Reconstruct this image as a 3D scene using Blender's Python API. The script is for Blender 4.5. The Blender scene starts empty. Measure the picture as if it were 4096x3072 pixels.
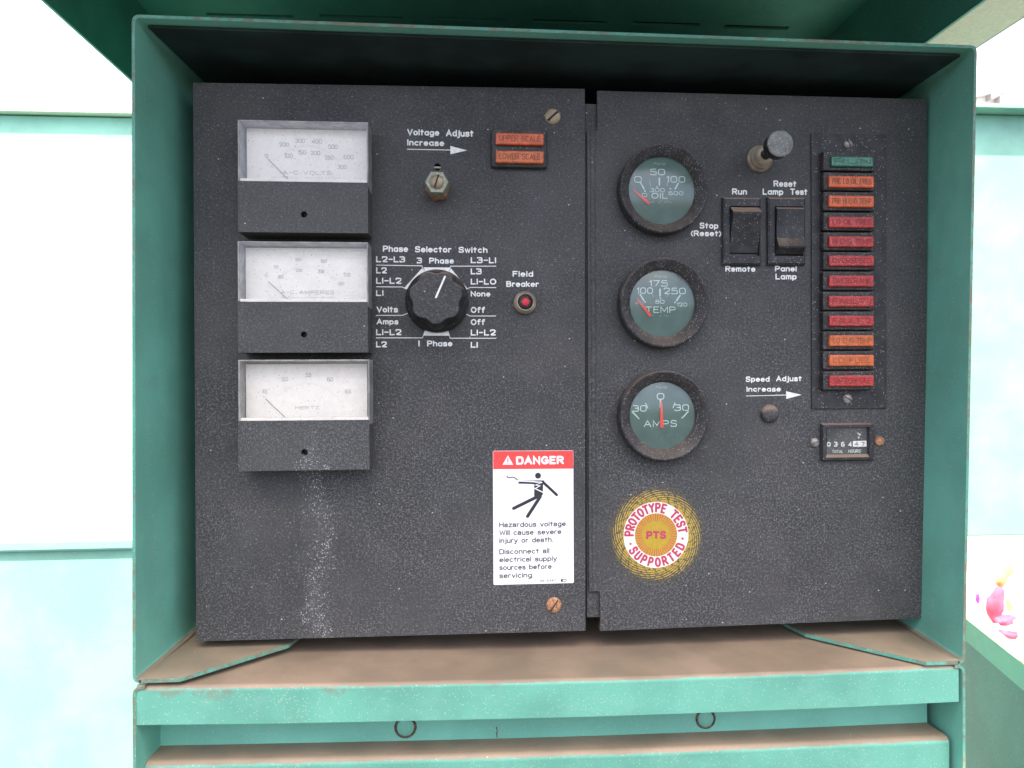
import bpy, bmesh, math, random
from mathutils import Vector
R = math.radians
random.seed(7)
sc = bpy.context.scene
COL = sc.collection

# ------------------------------------------------------------------ camera
FPX = 2800.0                       # focal length in photo pixels (4096 wide)
YAW, PITCH, ROLL = R(4.0614), R(-0.3532), R(-0.2944)
CAM = Vector((0.18121, -0.48954, 0.17664))
fw = Vector((math.sin(YAW)*math.cos(PITCH), math.cos(YAW)*math.cos(PITCH), math.sin(PITCH)))
r0 = Vector((math.cos(YAW), -math.sin(YAW), 0.0)); u0 = r0.cross(fw)
rt = r0*math.cos(ROLL)+u0*math.sin(ROLL); up = u0*math.cos(ROLL)-r0*math.sin(ROLL)
cam_d = bpy.data.cameras.new('camera'); cam = bpy.data.objects.new('camera', cam_d); COL.objects.link(cam)
cam_d.sensor_width = 36; cam_d.lens = 36*FPX/4096; cam_d.clip_start = .01; cam_d.clip_end = 200
from mathutils import Matrix
M = Matrix((rt, up, -fw)).transposed().to_4x4(); M.translation = CAM
cam.matrix_world = M
cam_d.dof.use_dof = True; cam_d.dof.focus_distance = .485; cam_d.dof.aperture_fstop = 16
sc.camera = cam
sc.render.resolution_x = 1024; sc.render.resolution_y = 768

# ------------------------------------------------------------------ daylight
SUN_EL, SUN_AZ = R(69), R(-6)      # azimuth measured from straight behind the camera
w = bpy.data.worlds.new('World'); sc.world = w; w.use_nodes = True
wn = w.node_tree; bg = wn.nodes['Background']; sky = wn.nodes.new('ShaderNodeTexSky')
sky.sky_type = 'NISHITA'; sky.sun_disc = False; sky.sun_elevation = SUN_EL
sky.sun_rotation = R(180)+SUN_AZ; sky.air_density = .5; sky.dust_density = 4.5; sky.ozone_density = .35
wn.links.new(sky.outputs[0], bg.inputs[0]); bg.inputs[1].default_value = .15
sd = bpy.data.lights.new('sun', 'SUN'); so = bpy.data.objects.new('sun', sd); COL.objects.link(so)
sd.energy = 3.4; sd.angle = R(.5); sd.color = (1, .95, .88)
tosun = Vector((math.sin(SUN_AZ)*math.cos(SUN_EL), -math.cos(SUN_AZ)*math.cos(SUN_EL), math.sin(SUN_EL)))
so.rotation_euler = tosun.to_track_quat('Z', 'Y').to_euler(); so.location = tosun*5
sc.view_settings.view_transform = 'Standard'; sc.view_settings.look = 'None'
sc.view_settings.exposure = 2.45; sc.view_settings.gamma = 1
sc.cycles.max_bounces = 8; sc.cycles.transparent_max_bounces = 12

# ------------------------------------------------------------------ photo pixel -> point on a plane
ZN = dict(S=(0,0,1.), P=(0,0,1.85172), A=(900,440,.33759), B=(1450,920,.36166), C=(900,940,.30137), D=(900,1400,.31339),
          E=(1560,420,.36166), F=(1900,1760,.44603), G=(2420,520,.26523), H=(2420,980,.27721), I=(2420,1440,.27721),
          J=(2400,1900,.28931), K=(2720,500,.38567), L=(3200,500,.36166), M=(3200,1080,.34965), N=(2900,1440,.31646),
          Q=(1600,1050,.18083), T=(2250,2300,.18083), U=(2280,340,.18083),
          V=(400,2400,.45208), W=(3300,2200,.52576), X=(1400,2400,.45208), Y=(2400,2400,.45208))
def ray(z, x, y):
    ox, oy, s = ZN[z]; x = ox+x*s; y = oy+y*s
    return fw*FPX + rt*(x-2048) - up*(y-1536)
def q(z, x, y, Y=0.0):
    d = ray(z, x, y); return CAM + d*((Y-CAM.y)/d.y)
def qz(z, x, y, Z):
    d = ray(z, x, y); return CAM + d*((Z-CAM.z)/d.z)
def qx(z, x, y, X):
    d = ray(z, x, y); return CAM + d*((X-CAM.x)/d.x)
def msc(z, Y=0.0): return ZN[z][2]*(Y-CAM.y)/FPX
def qrect(z, x0, y0, x1, y1, Y=0.0):
    xm, ym = (x0+x1)/2, (y0+y1)/2
    return q(z,x0,ym,Y).x, q(z,x1,ym,Y).x, q(z,xm,y1,Y).z, q(z,xm,y0,Y).z     # X0 X1 Z0 Z1

# ------------------------------------------------------------------ materials
def nodes(name):
    m = bpy.data.materials.new(name); m.use_nodes = True
    return m, m.node_tree, m.node_tree.nodes['Principled BSDF']
def N_(nt, t, **kw):
    n = nt.nodes.new(t)
    for k, v in kw.items():
        if k.startswith('i_'): n.inputs[k[2:].replace('_',' ')].default_value = v
        else: setattr(n, k, v)
    return n
def mixc(nt, fac, a, b, blend='MIX'):
    n = nt.nodes.new('ShaderNodeMix'); n.data_type = 'RGBA'; n.blend_type = blend
    for i, v in ((0, fac), (6, a), (7, b)):
        if hasattr(v, 'is_linked') or isinstance(v, bpy.types.NodeSocket): nt.links.new(v, n.inputs[i])
        elif i == 0: n.inputs[0].default_value = v
        else: n.inputs[i].default_value = (*v, 1)
    return n.outputs[2]
def math_(nt, op, a, b=None, c=None, clamp=False):
    n = nt.nodes.new('ShaderNodeMath'); n.operation = op; n.use_clamp = clamp
    for i, v in enumerate((a, b, c)):
        if v is None: continue
        if isinstance(v, bpy.types.NodeSocket): nt.links.new(v, n.inputs[i])
        else: n.inputs[i].default_value = v
    return n.outputs[0]
def ramp(nt, s, lo, hi, smooth=True):
    n = nt.nodes.new('ShaderNodeMapRange'); n.interpolation_type = 'SMOOTHSTEP' if smooth else 'LINEAR'
    nt.links.new(s, n.inputs[0]); n.inputs[1].default_value = lo; n.inputs[2].default_value = hi
    return n.outputs[0]
def pos(nt):
    g = nt.nodes.get('geo') or nt.nodes.new('ShaderNodeNewGeometry'); g.name = 'geo'; return g.outputs['Position']
def sep(nt, v):
    n = nt.nodes.new('ShaderNodeSeparateXYZ'); nt.links.new(v, n.inputs[0]); return n.outputs
def noise(nt, scale, detail=3, rough=.55, stretch=None, off=0):
    p = pos(nt)
    mp = nt.nodes.new('ShaderNodeMapping'); nt.links.new(p, mp.inputs[0]); mp.inputs[1].default_value = (off, off*.7, off*1.3)
    if stretch: mp.inputs[3].default_value = stretch
    n = nt.nodes.new('ShaderNodeTexNoise'); nt.links.new(mp.outputs[0], n.inputs[0])
    n.inputs['Scale'].default_value = scale; n.inputs['Detail'].default_value = detail; n.inputs['Roughness'].default_value = rough
    return n.outputs[0]
def specks(nt, scale, keep, size, stretch=(1,1,1), off=0):
    """random small dots: 1 inside a dot"""
    mp = nt.nodes.new('ShaderNodeMapping'); nt.links.new(pos(nt), mp.inputs[0]); mp.inputs[3].default_value = stretch
    mp.inputs[1].default_value = (off, off, off)
    v = nt.nodes.new('ShaderNodeTexVoronoi'); nt.links.new(mp.outputs[0], v.inputs[0]); v.inputs['Scale'].default_value = scale
    c = sep(nt, v.outputs['Color'])
    d = math_(nt, 'SUBTRACT', size, v.outputs['Distance']); d = ramp(nt, d, 0, size*.5)
    if isinstance(keep, bpy.types.NodeSocket): k = math_(nt, 'LESS_THAN', c[0], keep)
    else: k = math_(nt, 'LESS_THAN', c[0], keep)
    br = math_(nt, 'MULTIPLY_ADD', c[1], .7, .3)
    return math_(nt, 'MULTIPLY', math_(nt, 'MULTIPLY', d, k), br)
DUST = (.275, .195, .135)
def dust_over(nt, col, amount=1.0, lo=.25, hi=.75):
    g = nt.nodes.get('geo') or nt.nodes.new('ShaderNodeNewGeometry'); g.name = 'geo'
    nz = sep(nt, g.outputs['Normal'])[2]
    n = noise(nt, 60, 4)
    s = math_(nt, 'ADD', nz, math_(nt, 'MULTIPLY_ADD', n, .5, -.25))
    f = math_(nt, 'MULTIPLY', ramp(nt, s, lo, hi), amount)
    dn = noise(nt, 25, 5, off=3)
    dcol = mixc(nt, ramp(nt, dn, .35, .65), tuple(c*.80 for c in DUST), tuple(c*1.12 for c in DUST))
    fine = noise(nt, 1500, 2, off=5)
    dcol = mixc(nt, math_(nt,'MULTIPLY',ramp(nt, fine, .3, .7),.35), dcol, tuple(c*.72 for c in DUST))
    dcol = mixc(nt, math_(nt,'MULTIPLY',ramp(nt, noise(nt, 9, 3, .6, off=33), .50, .60),.30), dcol, tuple(c*.62 for c in DUST))
    dcol = mixc(nt, math_(nt,'MULTIPLY',specks(nt, 260, .03, .16, off=9),.8), dcol, (.6,.58,.52))
    return mixc(nt, f, col, dcol), f
def bump(nt, b, h, strength, dist):
    n = nt.nodes.new('ShaderNodeBump'); n.inputs['Strength'].default_value = strength; n.inputs['Distance'].default_value = dist
    nt.links.new(h, n.inputs['Height']); nt.links.new(n.outputs[0], b.inputs['Normal'])

def simple(name, col, rough=.6, metal=0., dust=.9, var=.25, speck=0., scale=120, lo=.25, hi=.75, spec=.3, speckcol=(.42,.40,.36), ssc=900):
    m, nt, b = nodes(name)
    c = mixc(nt, ramp(nt, noise(nt, scale), .35, .65), tuple(x*(1-var) for x in col), tuple(min(1,x*(1+var)) for x in col))
    if speck: c = mixc(nt, math_(nt,'MULTIPLY',specks(nt, ssc, speck, .36),.8), c, speckcol)
    if dust: c, f = dust_over(nt, c, dust, lo, hi)
    nt.links.new(c, b.inputs['Base Color']); b.inputs['Roughness'].default_value = rough
    b.inputs['Metallic'].default_value = metal; b.inputs['Specular IOR Level'].default_value = spec
    return m

def panel_paint(name, base=(.0430,.0440,.0425), streak=True, extra=1.0, dust=.85):
    m, nt, b = nodes(name)
    P = sep(nt, pos(nt))
    big = noise(nt, 9, 4, .6); mid = noise(nt, 45, 4, .6, off=2); fine = noise(nt, 650, 3, .75, off=4)
    c = mixc(nt, ramp(nt, big, .35, .68), tuple(x*.82 for x in base), tuple(x*1.2 for x in base))
    # brownish dusty clouds rubbed into the paint
    c = mixc(nt, math_(nt,'MULTIPLY',ramp(nt, noise(nt, 14, 4, .62, off=9), .48, .72),.5), c, (.082,.074,.068))
    c = mixc(nt, math_(nt,'MULTIPLY',ramp(nt, mid, .45, .72),.35), c, (.080,.082,.080))
    low = ramp(nt, P[2], .30, .06)                       # finer, denser grit towards the bottom
    low_n = math_(nt, 'MULTIPLY', low, ramp(nt, noise(nt, 11, 4, .65, off=13), .36, .60))
    g = math_(nt, 'MULTIPLY', ramp(nt, fine, .44, .68), math_(nt, 'MULTIPLY_ADD', low_n, .55, .28))
    c = mixc(nt, g, c, (.195,.198,.185))
    g2 = math_(nt, 'MULTIPLY', ramp(nt, noise(nt, 1300, 2, .6, off=21), .60, .42), math_(nt, 'MULTIPLY_ADD', low_n, .40, .30))
    c = mixc(nt, g2, c, (.022,.022,.025))
    keep = math_(nt, 'MULTIPLY_ADD', low_n, .36*extra, .12*extra)
    if streak:
        dx = math_(nt, 'ABSOLUTE', math_(nt, 'ADD', math_(nt,'SUBTRACT', P[0], .0815), math_(nt,'MULTIPLY_ADD', noise(nt, 30, 3, off=31), .05, -.025)))
        st = math_(nt, 'MULTIPLY', ramp(nt, dx, .013, .0), ramp(nt, P[2], .17, .10))
        st = math_(nt, 'MULTIPLY', st, ramp(nt, P[2], -.02, .06) if False else 1.0)
        keep = math_(nt, 'ADD', keep, math_(nt, 'MULTIPLY', st, .5))
        c = mixc(nt, math_(nt,'MULTIPLY',st,.05), c, (.25,.25,.25))
    s1 = specks(nt, 780, keep, .40, (1,1,1.5))
    c = mixc(nt, math_(nt,'MULTIPLY',s1,.5), c, (.34,.335,.32))
    if streak: c = mixc(nt, math_(nt,'MULTIPLY',specks(nt, 820, math_(nt,'MULTIPLY',st,math_(nt,'MULTIPLY_ADD',noise(nt,60,3,off=51),1.6,-.15)), .42, off=11),.8), c, (.50,.50,.47))
    s2 = specks(nt, 300, .030, .20, (1,1,1.3), 5)
    c = mixc(nt, s2, c, (.50,.50,.48))
    # faint scuffs
    sc1 = ramp(nt, noise(nt, 30, 6, .8, (3,1,.25), 41), .66, .78)
    c = mixc(nt, math_(nt,'MULTIPLY',sc1,.5), c, (.20,.19,.175))
    c, f = dust_over(nt, c, dust)
    nt.links.new(c, b.inputs['Base Color']); b.inputs['Roughness'].default_value = .62; b.inputs['Specular IOR Level'].default_value = .28
    bump(nt, b, fine, .35, .0004)
    return m

GREEN = (.150,.430,.315)  # base lightened to stand in for stronger side light on the walls
def green_paint(name, base=GREEN, speck=.22, dust=.93, streak=False, bleach=.25, rust=0.0, patch=.35, creep=None, fadelo=.35, fadehi=.62):
    m, nt, b = nodes(name)
    P = sep(nt, pos(nt))
    c = mixc(nt, ramp(nt, noise(nt, 12, 4, .6), .35, .68), tuple(x*.88 for x in base), tuple(x*1.14 for x in base))
    c = mixc(nt, math_(nt,'MULTIPLY',ramp(nt, noise(nt, 40, 5, .7, off=6), .45, .75),bleach), c, (.20,.42,.34))
    c = mixc(nt, math_(nt,'MULTIPLY',ramp(nt, noise(nt, 1100, 2, .6, off=8), .5, .75),.22), c, (.28,.50,.40))
    c = mixc(nt, math_(nt,'MULTIPLY',ramp(nt, noise(nt, 22, 5, .7, off=19), .60, .78),patch), c, (.16,.20,.14))
    keep = speck
    if streak:
        dx = math_(nt, 'ABSOLUTE', math_(nt, 'ADD', math_(nt,'SUBTRACT', P[0], .073), math_(nt,'MULTIPLY_ADD', noise(nt, 30, 3, off=31), .05, -.025)))
        keep = math_(nt, 'MULTIPLY_ADD', ramp(nt, dx, .022, .002), .5, speck)
    c = mixc(nt, math_(nt,'MULTIPLY',specks(nt, 780, keep, .34),.7), c, (.55,.56,.40))
    if rust:
        c = mixc(nt, math_(nt,'MULTIPLY',ramp(nt, math_(nt,'ADD',math_(nt,'MULTIPLY',noise(nt, 130, 5, .75, off=17),.6), math_(nt,'MULTIPLY',noise(nt,6,2,off=27),.5)), .50, .62),rust), c, (.17,.125,.085))
    if creep:      # dirt that has crept over the bend and a little way down the lip, in uneven tongues
        zt_ = math_(nt,'MULTIPLY_ADD', P[0], creep[1], creep[0])
        dz = math_(nt,'SUBTRACT', zt_, P[2])
        reach = math_(nt,'MULTIPLY_ADD', ramp(nt, noise(nt, 26, 5, .65, (1,1,.3), 61), .42, .80), .011, .0018)
        reach = math_(nt,'MULTIPLY', reach, math_(nt,'MULTIPLY_ADD', ramp(nt, P[0], .30, .02), .75, .35))
        f3 = math_(nt,'MULTIPLY', math_(nt,'MULTIPLY', ramp(nt, math_(nt,'DIVIDE', dz, reach), 1.35, .45), .55), math_(nt,'LESS_THAN', dz, .03))
        f3 = math_(nt,'MULTIPLY', f3, ramp(nt, noise(nt, 220, 4, .7, off=71), .36, .56))
        c = mixc(nt, f3, c, (.20,.165,.115))
    if dust: c, f = dust_over(nt, c, dust, fadelo, fadehi)
    nt.links.new(c, b.inputs['Base Color']); b.inputs['Roughness'].default_value = .55; b.inputs['Specular IOR Level'].default_value = .35
    bump(nt, b, noise(nt, 300, 3), .12, .0006)
    return m

def clear(name, tint=(.95,.97,.95), haze=.10, hazecol=(.5,.5,.47), gloss=.06, speck=.25):
    m, nt, b = nodes(name); nt.nodes.remove(b); out = nt.nodes['Material Output']
    t = N_(nt, 'ShaderNodeBsdfTransparent'); t.inputs[0].default_value = (*tint, 1)
    d = N_(nt, 'ShaderNodeBsdfDiffuse'); d.inputs[0].default_value = (*hazecol, 1)
    g = N_(nt, 'ShaderNodeBsdfGlossy'); g.inputs['Roughness'].default_value = .18
    f = math_(nt, 'MULTIPLY_ADD', ramp(nt, noise(nt, 60, 5, .65), .35, .7), haze, haze*.6)
    f = math_(nt, 'ADD', f, math_(nt, 'MULTIPLY', specks(nt, 800, speck, .33), .55), clamp=True)
    a = nt.nodes.new('ShaderNodeMixShader'); nt.links.new(f, a.inputs[0]); nt.links.new(t.outputs[0], a.inputs[1]); nt.links.new(d.outputs[0], a.inputs[2])
    e = nt.nodes.new('ShaderNodeMixShader'); e.inputs[0].default_value = gloss; nt.links.new(a.outputs[0], e.inputs[1]); nt.links.new(g.outputs[0], e.inputs[2])
    nt.links.new(e.outputs[0], out.inputs[0]); return m

def flat(name, col, rough=.7, wear=.0, spec=.2, var=.09):
    m, nt, b = nodes(name)
    c = mixc(nt, ramp(nt, noise(nt, 400, 3, .6), .3, .7), tuple(x*(1-var) for x in col), tuple(min(1, x*(1+var*.6)) for x in col))
    if wear: c = mixc(nt, math_(nt,'MULTIPLY',ramp(nt, noise(nt, 250, 5, .8, off=3), .52, .7),wear), c, (.16,.15,.14))
    nt.links.new(c, b.inputs['Base Color']); b.inputs['Roughness'].default_value = rough; b.inputs['Specular IOR Level'].default_value = spec
    return m

_a=q('P',292,1484,-.046); _b=q('P',2071,1438,-.046); _k=(_b.z-_a.z)/(_b.x-_a.x); CREEP=(_a.z-_k*_a.x-.0015,_k)
MT = dict(
 panel=panel_paint('black_wrinkle_paint'),
 panel_b=panel_paint('black_wrinkle_paint_right', streak=False, extra=.9),
 meter=panel_paint('meter_black_plastic', base=(.056,.058,.054), extra=1.15),
 plastic=simple('black_plastic', (.028,.028,.029), .5, speck=.22, dust=.85),
 bezel=simple('black_bezel', (.030,.028,.027), .55, speck=.45, dust=.36, lo=.05, hi=.9, ssc=1000),
 knob=panel_paint('knob_black', base=(.041,.042,.041), streak=False, extra=1.4),
 knob_side=simple('knob_side_black', (.012,.012,.013), .55, speck=.1, dust=.5),
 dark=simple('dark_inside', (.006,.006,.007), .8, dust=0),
 green=green_paint('green_paint'),
 green_lip=green_paint('green_paint_lip', creep=CREEP, streak=True, speck=.22, base=(.105,.315,.232)),  # same paint as the walls, darkened in colour to balance the light
 green_edge=green_paint('green_paint_worn_edge', base=(.085,.28,.205), rust=.85, dust=.4, speck=.4),
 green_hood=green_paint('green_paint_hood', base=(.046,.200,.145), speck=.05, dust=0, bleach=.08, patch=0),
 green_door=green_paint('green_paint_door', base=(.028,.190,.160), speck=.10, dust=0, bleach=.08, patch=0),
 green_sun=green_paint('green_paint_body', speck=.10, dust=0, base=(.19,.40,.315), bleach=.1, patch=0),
 printw=flat('white_silkscreen', (.74,.75,.70), wear=.5),
 scale=flat('white_scale_card', (.86,.82,.75), var=.03),
 grey_tray=flat('grey_meter_tray', (.22,.22,.23)),
 beige=simple('yellowed_clear_plastic', (.26,.255,.24), .4, dust=.3, speck=.2),
 faint=flat('faded_grey_print', (.50,.48,.46)),
 faint2=flat('faded_pale_print', (.66,.63,.59)),
 needle_dark=flat('dark_needle', (.16,.16,.19)),
 dial=simple('green_black_dial', (.066,.108,.095), .5, dust=0, var=.12, scale=60),
 dialprint=flat('pale_dial_print', (.52,.60,.56)),
 dialfaint=flat('faint_dial_print', (.25,.34,.31)),
 needle_red=flat('orange_red_needle', (.80,.07,.045), .5),
 clear=clear('clear_meter_cover', haze=.05, tint=(.98,.98,.97), speck=.05, gloss=.03),
 glass=clear('gauge_glass', tint=(.9,.96,.93), haze=.05, hazecol=(.30,.36,.33), gloss=.05, speck=.08),
 brass=simple('dull_brass', (.36,.29,.19), .55, .35, dust=.4, speck=.3),
 rusty=simple('rusty_screw', (.34,.17,.085), .7, .1, dust=.3, var=.45, scale=500, speck=.25),
 steel=simple('dull_steel', (.27,.25,.22), .5, .45, dust=.5, speck=.2),
 zinc=simple('yellow_green_zinc_nut', (.25,.26,.19), .5, .3, dust=.2, speck=.25, scale=300),
 slot=simple('dark_slot', (.035,.028,.022), .8, dust=0),
 knobtop=simple('grey_button_face', (.15,.158,.142), .55, speck=.7, dust=0, ssc=800),
 orange=simple('orange_lens', (.52,.085,.02), .45, speck=.42, dust=.2, var=.18, scale=200, spec=.5),
 orange2=simple('amber_lens', (.48,.10,.02), .45, speck=.42, dust=.2, var=.2, scale=200, spec=.5),
 red=simple('red_lens', (.34,.022,.016), .45, speck=.5, dust=.2, var=.2, scale=220, spec=.5),
 greenl=simple('green_lens', (.014,.13,.07), .3, speck=.28, dust=.2, var=.25, scale=200, spec=.5),
 lenstext=flat('dark_lens_print', (.26,.085,.035)),
 lenstext_r=flat('dark_red_lens_print', (.24,.03,.035)),
 lenstext_g=flat('dark_green_lens_print', (.03,.10,.06)),
 redbutton=flat('red_button', (.52,.045,.06), .5),
 ring=simple('dull_beige_ring', (.30,.25,.18), .5, .3, dust=.3, speck=.15),
 sticker=flat('white_sticker', (.78,.77,.74), .45, var=.05, wear=.07),
 stickerred=flat('sticker_red', (.78,.075,.065), .45),
 ink=flat('grey_black_ink', (.035,.035,.04), .6, wear=.12),
 maroon=flat('maroon_ink', (.42,.055,.095), .6),
 gold=flat('gold_ink', (.42,.285,.035), .5, wear=.1),
 ringwhite=flat('sticker_white_ring', (.80,.74,.70), .5),
 cream=flat('cream_trim', (.45,.46,.36), .6, wear=.15),
 wall=flat('white_wall', (.80,.79,.76), .9),
 concrete=flat('sunlit_concrete', (.46,.44,.40), .95, wear=.2),
 apron_dark=flat('added_dark_ground', (.035,.035,.037), .95),
 shade_sheet=simple('dark_grey_green_roof_shade', (.020,.040,.036), .85, dust=0, var=.3, scale=20),
 white=flat('white_digit', (.80,.84,.82)),
 redcloth=simple('red_cloth', (.75,.06,.10), .8, dust=0, var=.3, scale=12),
 orangecloth=simple('orange_cloth', (.80,.30,.12), .8, dust=0, var=.2, scale=12),
 pinkcloth=simple('magenta_cloth', (.60,.03,.30), .8, dust=0, var=.2, scale=12),
 greyslat=flat('grey_slat', (.34,.33,.35)),
)
# decal ring: concentric gold lines thinning outwards, cut by slanting gaps, on clear film
def decal_ring(cx, cz, r0_, r1_):
    m, nt, b = nodes('gold_line_ring'); out = nt.nodes['Material Output']
    P = sep(nt, pos(nt)); dx = math_(nt,'SUBTRACT',P[0],cx); dz = math_(nt,'SUBTRACT',P[2],cz)
    r = math_(nt,'SQRT', math_(nt,'ADD', math_(nt,'MULTIPLY',dx,dx), math_(nt,'MULTIPLY',dz,dz)))
    th = math_(nt,'ARCTAN2',dz,dx)
    t = ramp(nt, r, r0_, r1_, False)
    # arcs stepping outwards in 22 slanted sectors
    sw = math_(nt,'FRACT', math_(nt,'ADD', math_(nt,'MULTIPLY',th,22/(2*math.pi)), math_(nt,'MULTIPLY',t,-1.5)))
    shift = math_(nt,'MULTIPLY',sw,.9)
    ln = math_(nt,'FRACT', math_(nt,'ADD', math_(nt,'MULTIPLY',t,9.0), shift))
    gap = math_(nt,'MULTIPLY_ADD', t, .80, .06)
    on = ramp(nt, math_(nt,'SUBTRACT', ln, gap), -.12, .12)
    edge = math_(nt,'LESS_THAN', sw, .10)
    on = math_(nt,'MULTIPLY', on, math_(nt,'MULTIPLY_ADD', edge, -.85, 1.0))
    solid = ramp(nt, t, .16, .02)
    on = math_(nt,'MAXIMUM', on, math_(nt,'MULTIPLY',solid,math_(nt,'MULTIPLY_ADD', edge, -.6, 1.0)))
    rim = math_(nt,'MULTIPLY', math_(nt,'GREATER_THAN', t, .975), .35)
    on = math_(nt,'MAXIMUM', math_(nt,'MULTIPLY', on, ramp(nt, t, .97, .62)), rim)
    on = math_(nt,'MULTIPLY', on, ramp(nt, noise(nt, 420, 4, .7, off=81), .34, .50))
    col = mixc(nt, ramp(nt, noise(nt, 300, 3), .4, .7), (.42,.29,.04), (.33,.24,.05))
    nt.links.new(col, b.inputs['Base Color']); b.inputs['Roughness'].default_value = .5
    tr = nt.nodes.new('ShaderNodeBsdfTransparent'); mx = nt.nodes.new('ShaderNodeMixShader')
    nt.links.new(on, mx.inputs[0]); nt.links.new(tr.outputs[0], mx.inputs[1]); nt.links.new(b.outputs[0], mx.inputs[2]); nt.links.new(mx.outputs[0], out.inputs[0])
    return m

# ------------------------------------------------------------------ mesh building
class MB:
    """collects faces in world space, then becomes one mesh object"""
    def __init__(s): s.v=[]; s.f=[]; s.m=[]; s.sm=[]
    def add(s, vs, fs, mi=0, smooth=False):
        b=len(s.v); s.v += [tuple(v) for v in vs]; s.f += [tuple(b+i for i in f) for f in fs]
        s.m += [mi]*len(fs); s.sm += [smooth]*len(fs); return s
    def box(s, x0,x1,y0,y1,z0,z1, mi=0, bev=0.0):
        if bev:
            bm=bmesh.new(); bmesh.ops.create_cube(bm,size=1)
            for v in bm.verts: v.co=Vector((x0+(v.co.x+.5)*(x1-x0), y0+(v.co.y+.5)*(y1-y0), z0+(v.co.z+.5)*(z1-z0)))
            bmesh.ops.bevel(bm, geom=bm.edges[:], offset=bev, segments=2, affect='EDGES', profile=.5)
            bm.verts.index_update(); s.add([v.co for v in bm.verts], [[v.index for v in f.verts] for f in bm.faces], mi); bm.free(); return s
        v=[(x,y,z) for x in (x0,x1) for y in (y0,y1) for z in (z0,z1)]
        return s.add(v, [(0,1,3,2),(4,6,7,5),(0,4,5,1),(2,3,7,6),(0,2,6,4),(1,5,7,3)], mi)
    def prism(s, pts, y0, y1, mi=0):
        """pts: (x,z) outline counter-clockwise seen from the front; y0 front, y1 back"""
        n=len(pts); a=sum(pts[i][0]*pts[(i+1)%n][1]-pts[(i+1)%n][0]*pts[i][1] for i in range(n))
        if a<0: pts=pts[::-1]
        v=[(x,y0,z) for x,z in pts]+[(x,y1,z) for x,z in pts]
        return s.add(v, [tuple(range(n)), tuple(range(2*n-1,n-1,-1))]+[(i,n+i,n+(i+1)%n,(i+1)%n) for i in range(n)], mi)
    def hexa(s, f4, b4, mi=0):
        """solid from front quad f4 and back quad b4 (Vectors, same order)"""
        return s.add(list(f4)+list(b4), [(0,1,2,3),(7,6,5,4),(0,4,5,1),(1,5,6,2),(2,6,7,3),(3,7,4,0)], mi)
    def lathe(s, cx, cz, prof, n=48, mi=0, smooth=True, cap=True, rot=0, sq=None, split=None):
        """prof: list of (radius, y) from the back rim to the front centre; axis along Y"""
        k=len(prof); v=[]
        for j,(r,y) in enumerate(prof):
            for i in range(n):
                a=2*math.pi*i/n+rot; rr=r*(sq(a) if sq else 1)
                v.append((cx+rr*math.cos(a), y, cz+rr*math.sin(a)))
        fs=[(j*n+i, j*n+(i+1)%n, (j+1)*n+(i+1)%n, (j+1)*n+i) for j in range(k-1) for i in range(n)]
        b=len(s.v); s.add(v, fs, mi, smooth)
        if cap: s.f.append(tuple(b+(k-1)*n+i for i in range(n))); s.m.append(mi if split is None else split); s.sm.append(False)
        return s
    def ribbon(s, pts, wd, y, closed=False, mi=0, h=None):
        """flat painted stroke along pts (x,z) facing -Y, a hair proud in its middle"""
        P=[Vector(p) for p in pts]
        P=[p for i,p in enumerate(P) if i==0 or (p-P[i-1]).length>1e-7]
        if closed and (P[0]-P[-1]).length<1e-7: P=P[:-1]
        n=len(P); h=wd*.12 if h is None else h; hw=wd/2; vs=[]
        if n<2: return s
        for i in range(n):
            a=P[i-1] if (i>0 or closed) else None; c=P[(i+1)%n] if (i<n-1 or closed) else None
            d1=(P[i]-a).normalized() if a is not None else None; d2=(c-P[i]).normalized() if c is not None else None
            if d1 is None: d1=d2
            if d2 is None: d2=d1
            t=d1+d2
            t = t.normalized() if t.length>.2 else d2
            nn=Vector((-t.y,t.x)); kk=1/max(.45, nn.dot(Vector((-d2.y,d2.x))))
            vs += [P[i]+nn*hw*kk, P[i], P[i]-nn*hw*kk]
        v3=[(p.x, y-(h if i%3==1 else 0), p.y) for i,p in enumerate(vs)]
        fs=[]
        for i in range(n if closed else n-1):
            a=3*i; b=3*((i+1)%n); fs += [(a,b,b+1,a+1)[::-1], (a+1,b+1,b+2,a+2)[::-1]]
        if not closed:
            for (i,sg) in ((0,-1),(n-1,1)):
                d=(P[1]-P[0]).normalized() if i==0 else (P[-1]-P[-2]).normalized()
                nn=Vector((-d.y,d.x)); b=len(v3)
                for a in (35,90,145):
                    p=P[i]+nn*hw*math.cos(R(a))+d*sg*hw*math.sin(R(a)); v3.append((p.x,y,p.y))
                ring=[3*i,b,b+1,b+2,3*i+2]
                for j in range(4): fs.append((3*i+1,ring[j],ring[j+1]) if sg<0 else (3*i+1,ring[j+1],ring[j]))
        return s.add(v3, fs, mi)
    def build(s, name, mats, parent=None, label=None, kind=None, group=None, category=None, smooth_angle=None):
        me=bpy.data.meshes.new(name); n=len(s.v)
        c=[(min(v[i] for v in s.v)+max(v[i] for v in s.v))/2 for i in range(3)]
        me.from_pydata([(v[0]-c[0],v[1]-c[1],v[2]-c[2]) for v in s.v], [], s.f)
        for m in (mats if isinstance(mats,(list,tuple)) else [mats]): me.materials.append(MT[m] if isinstance(m,str) else m)
        me.polygons.foreach_set('material_index', s.m); me.polygons.foreach_set('use_smooth', s.sm); me.update()
        o=bpy.data.objects.new(name, me); COL.objects.link(o); WL[o.name]=Vector(c)
        if parent: o.parent=parent; o.location=Vector(c)-WL[parent.name]
        else: o.location=c
        if label: o['label']=label
        if kind: o['kind']=kind
        if group: o['group']=group
        if category: o['category']=category
        return o
WL={}
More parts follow.
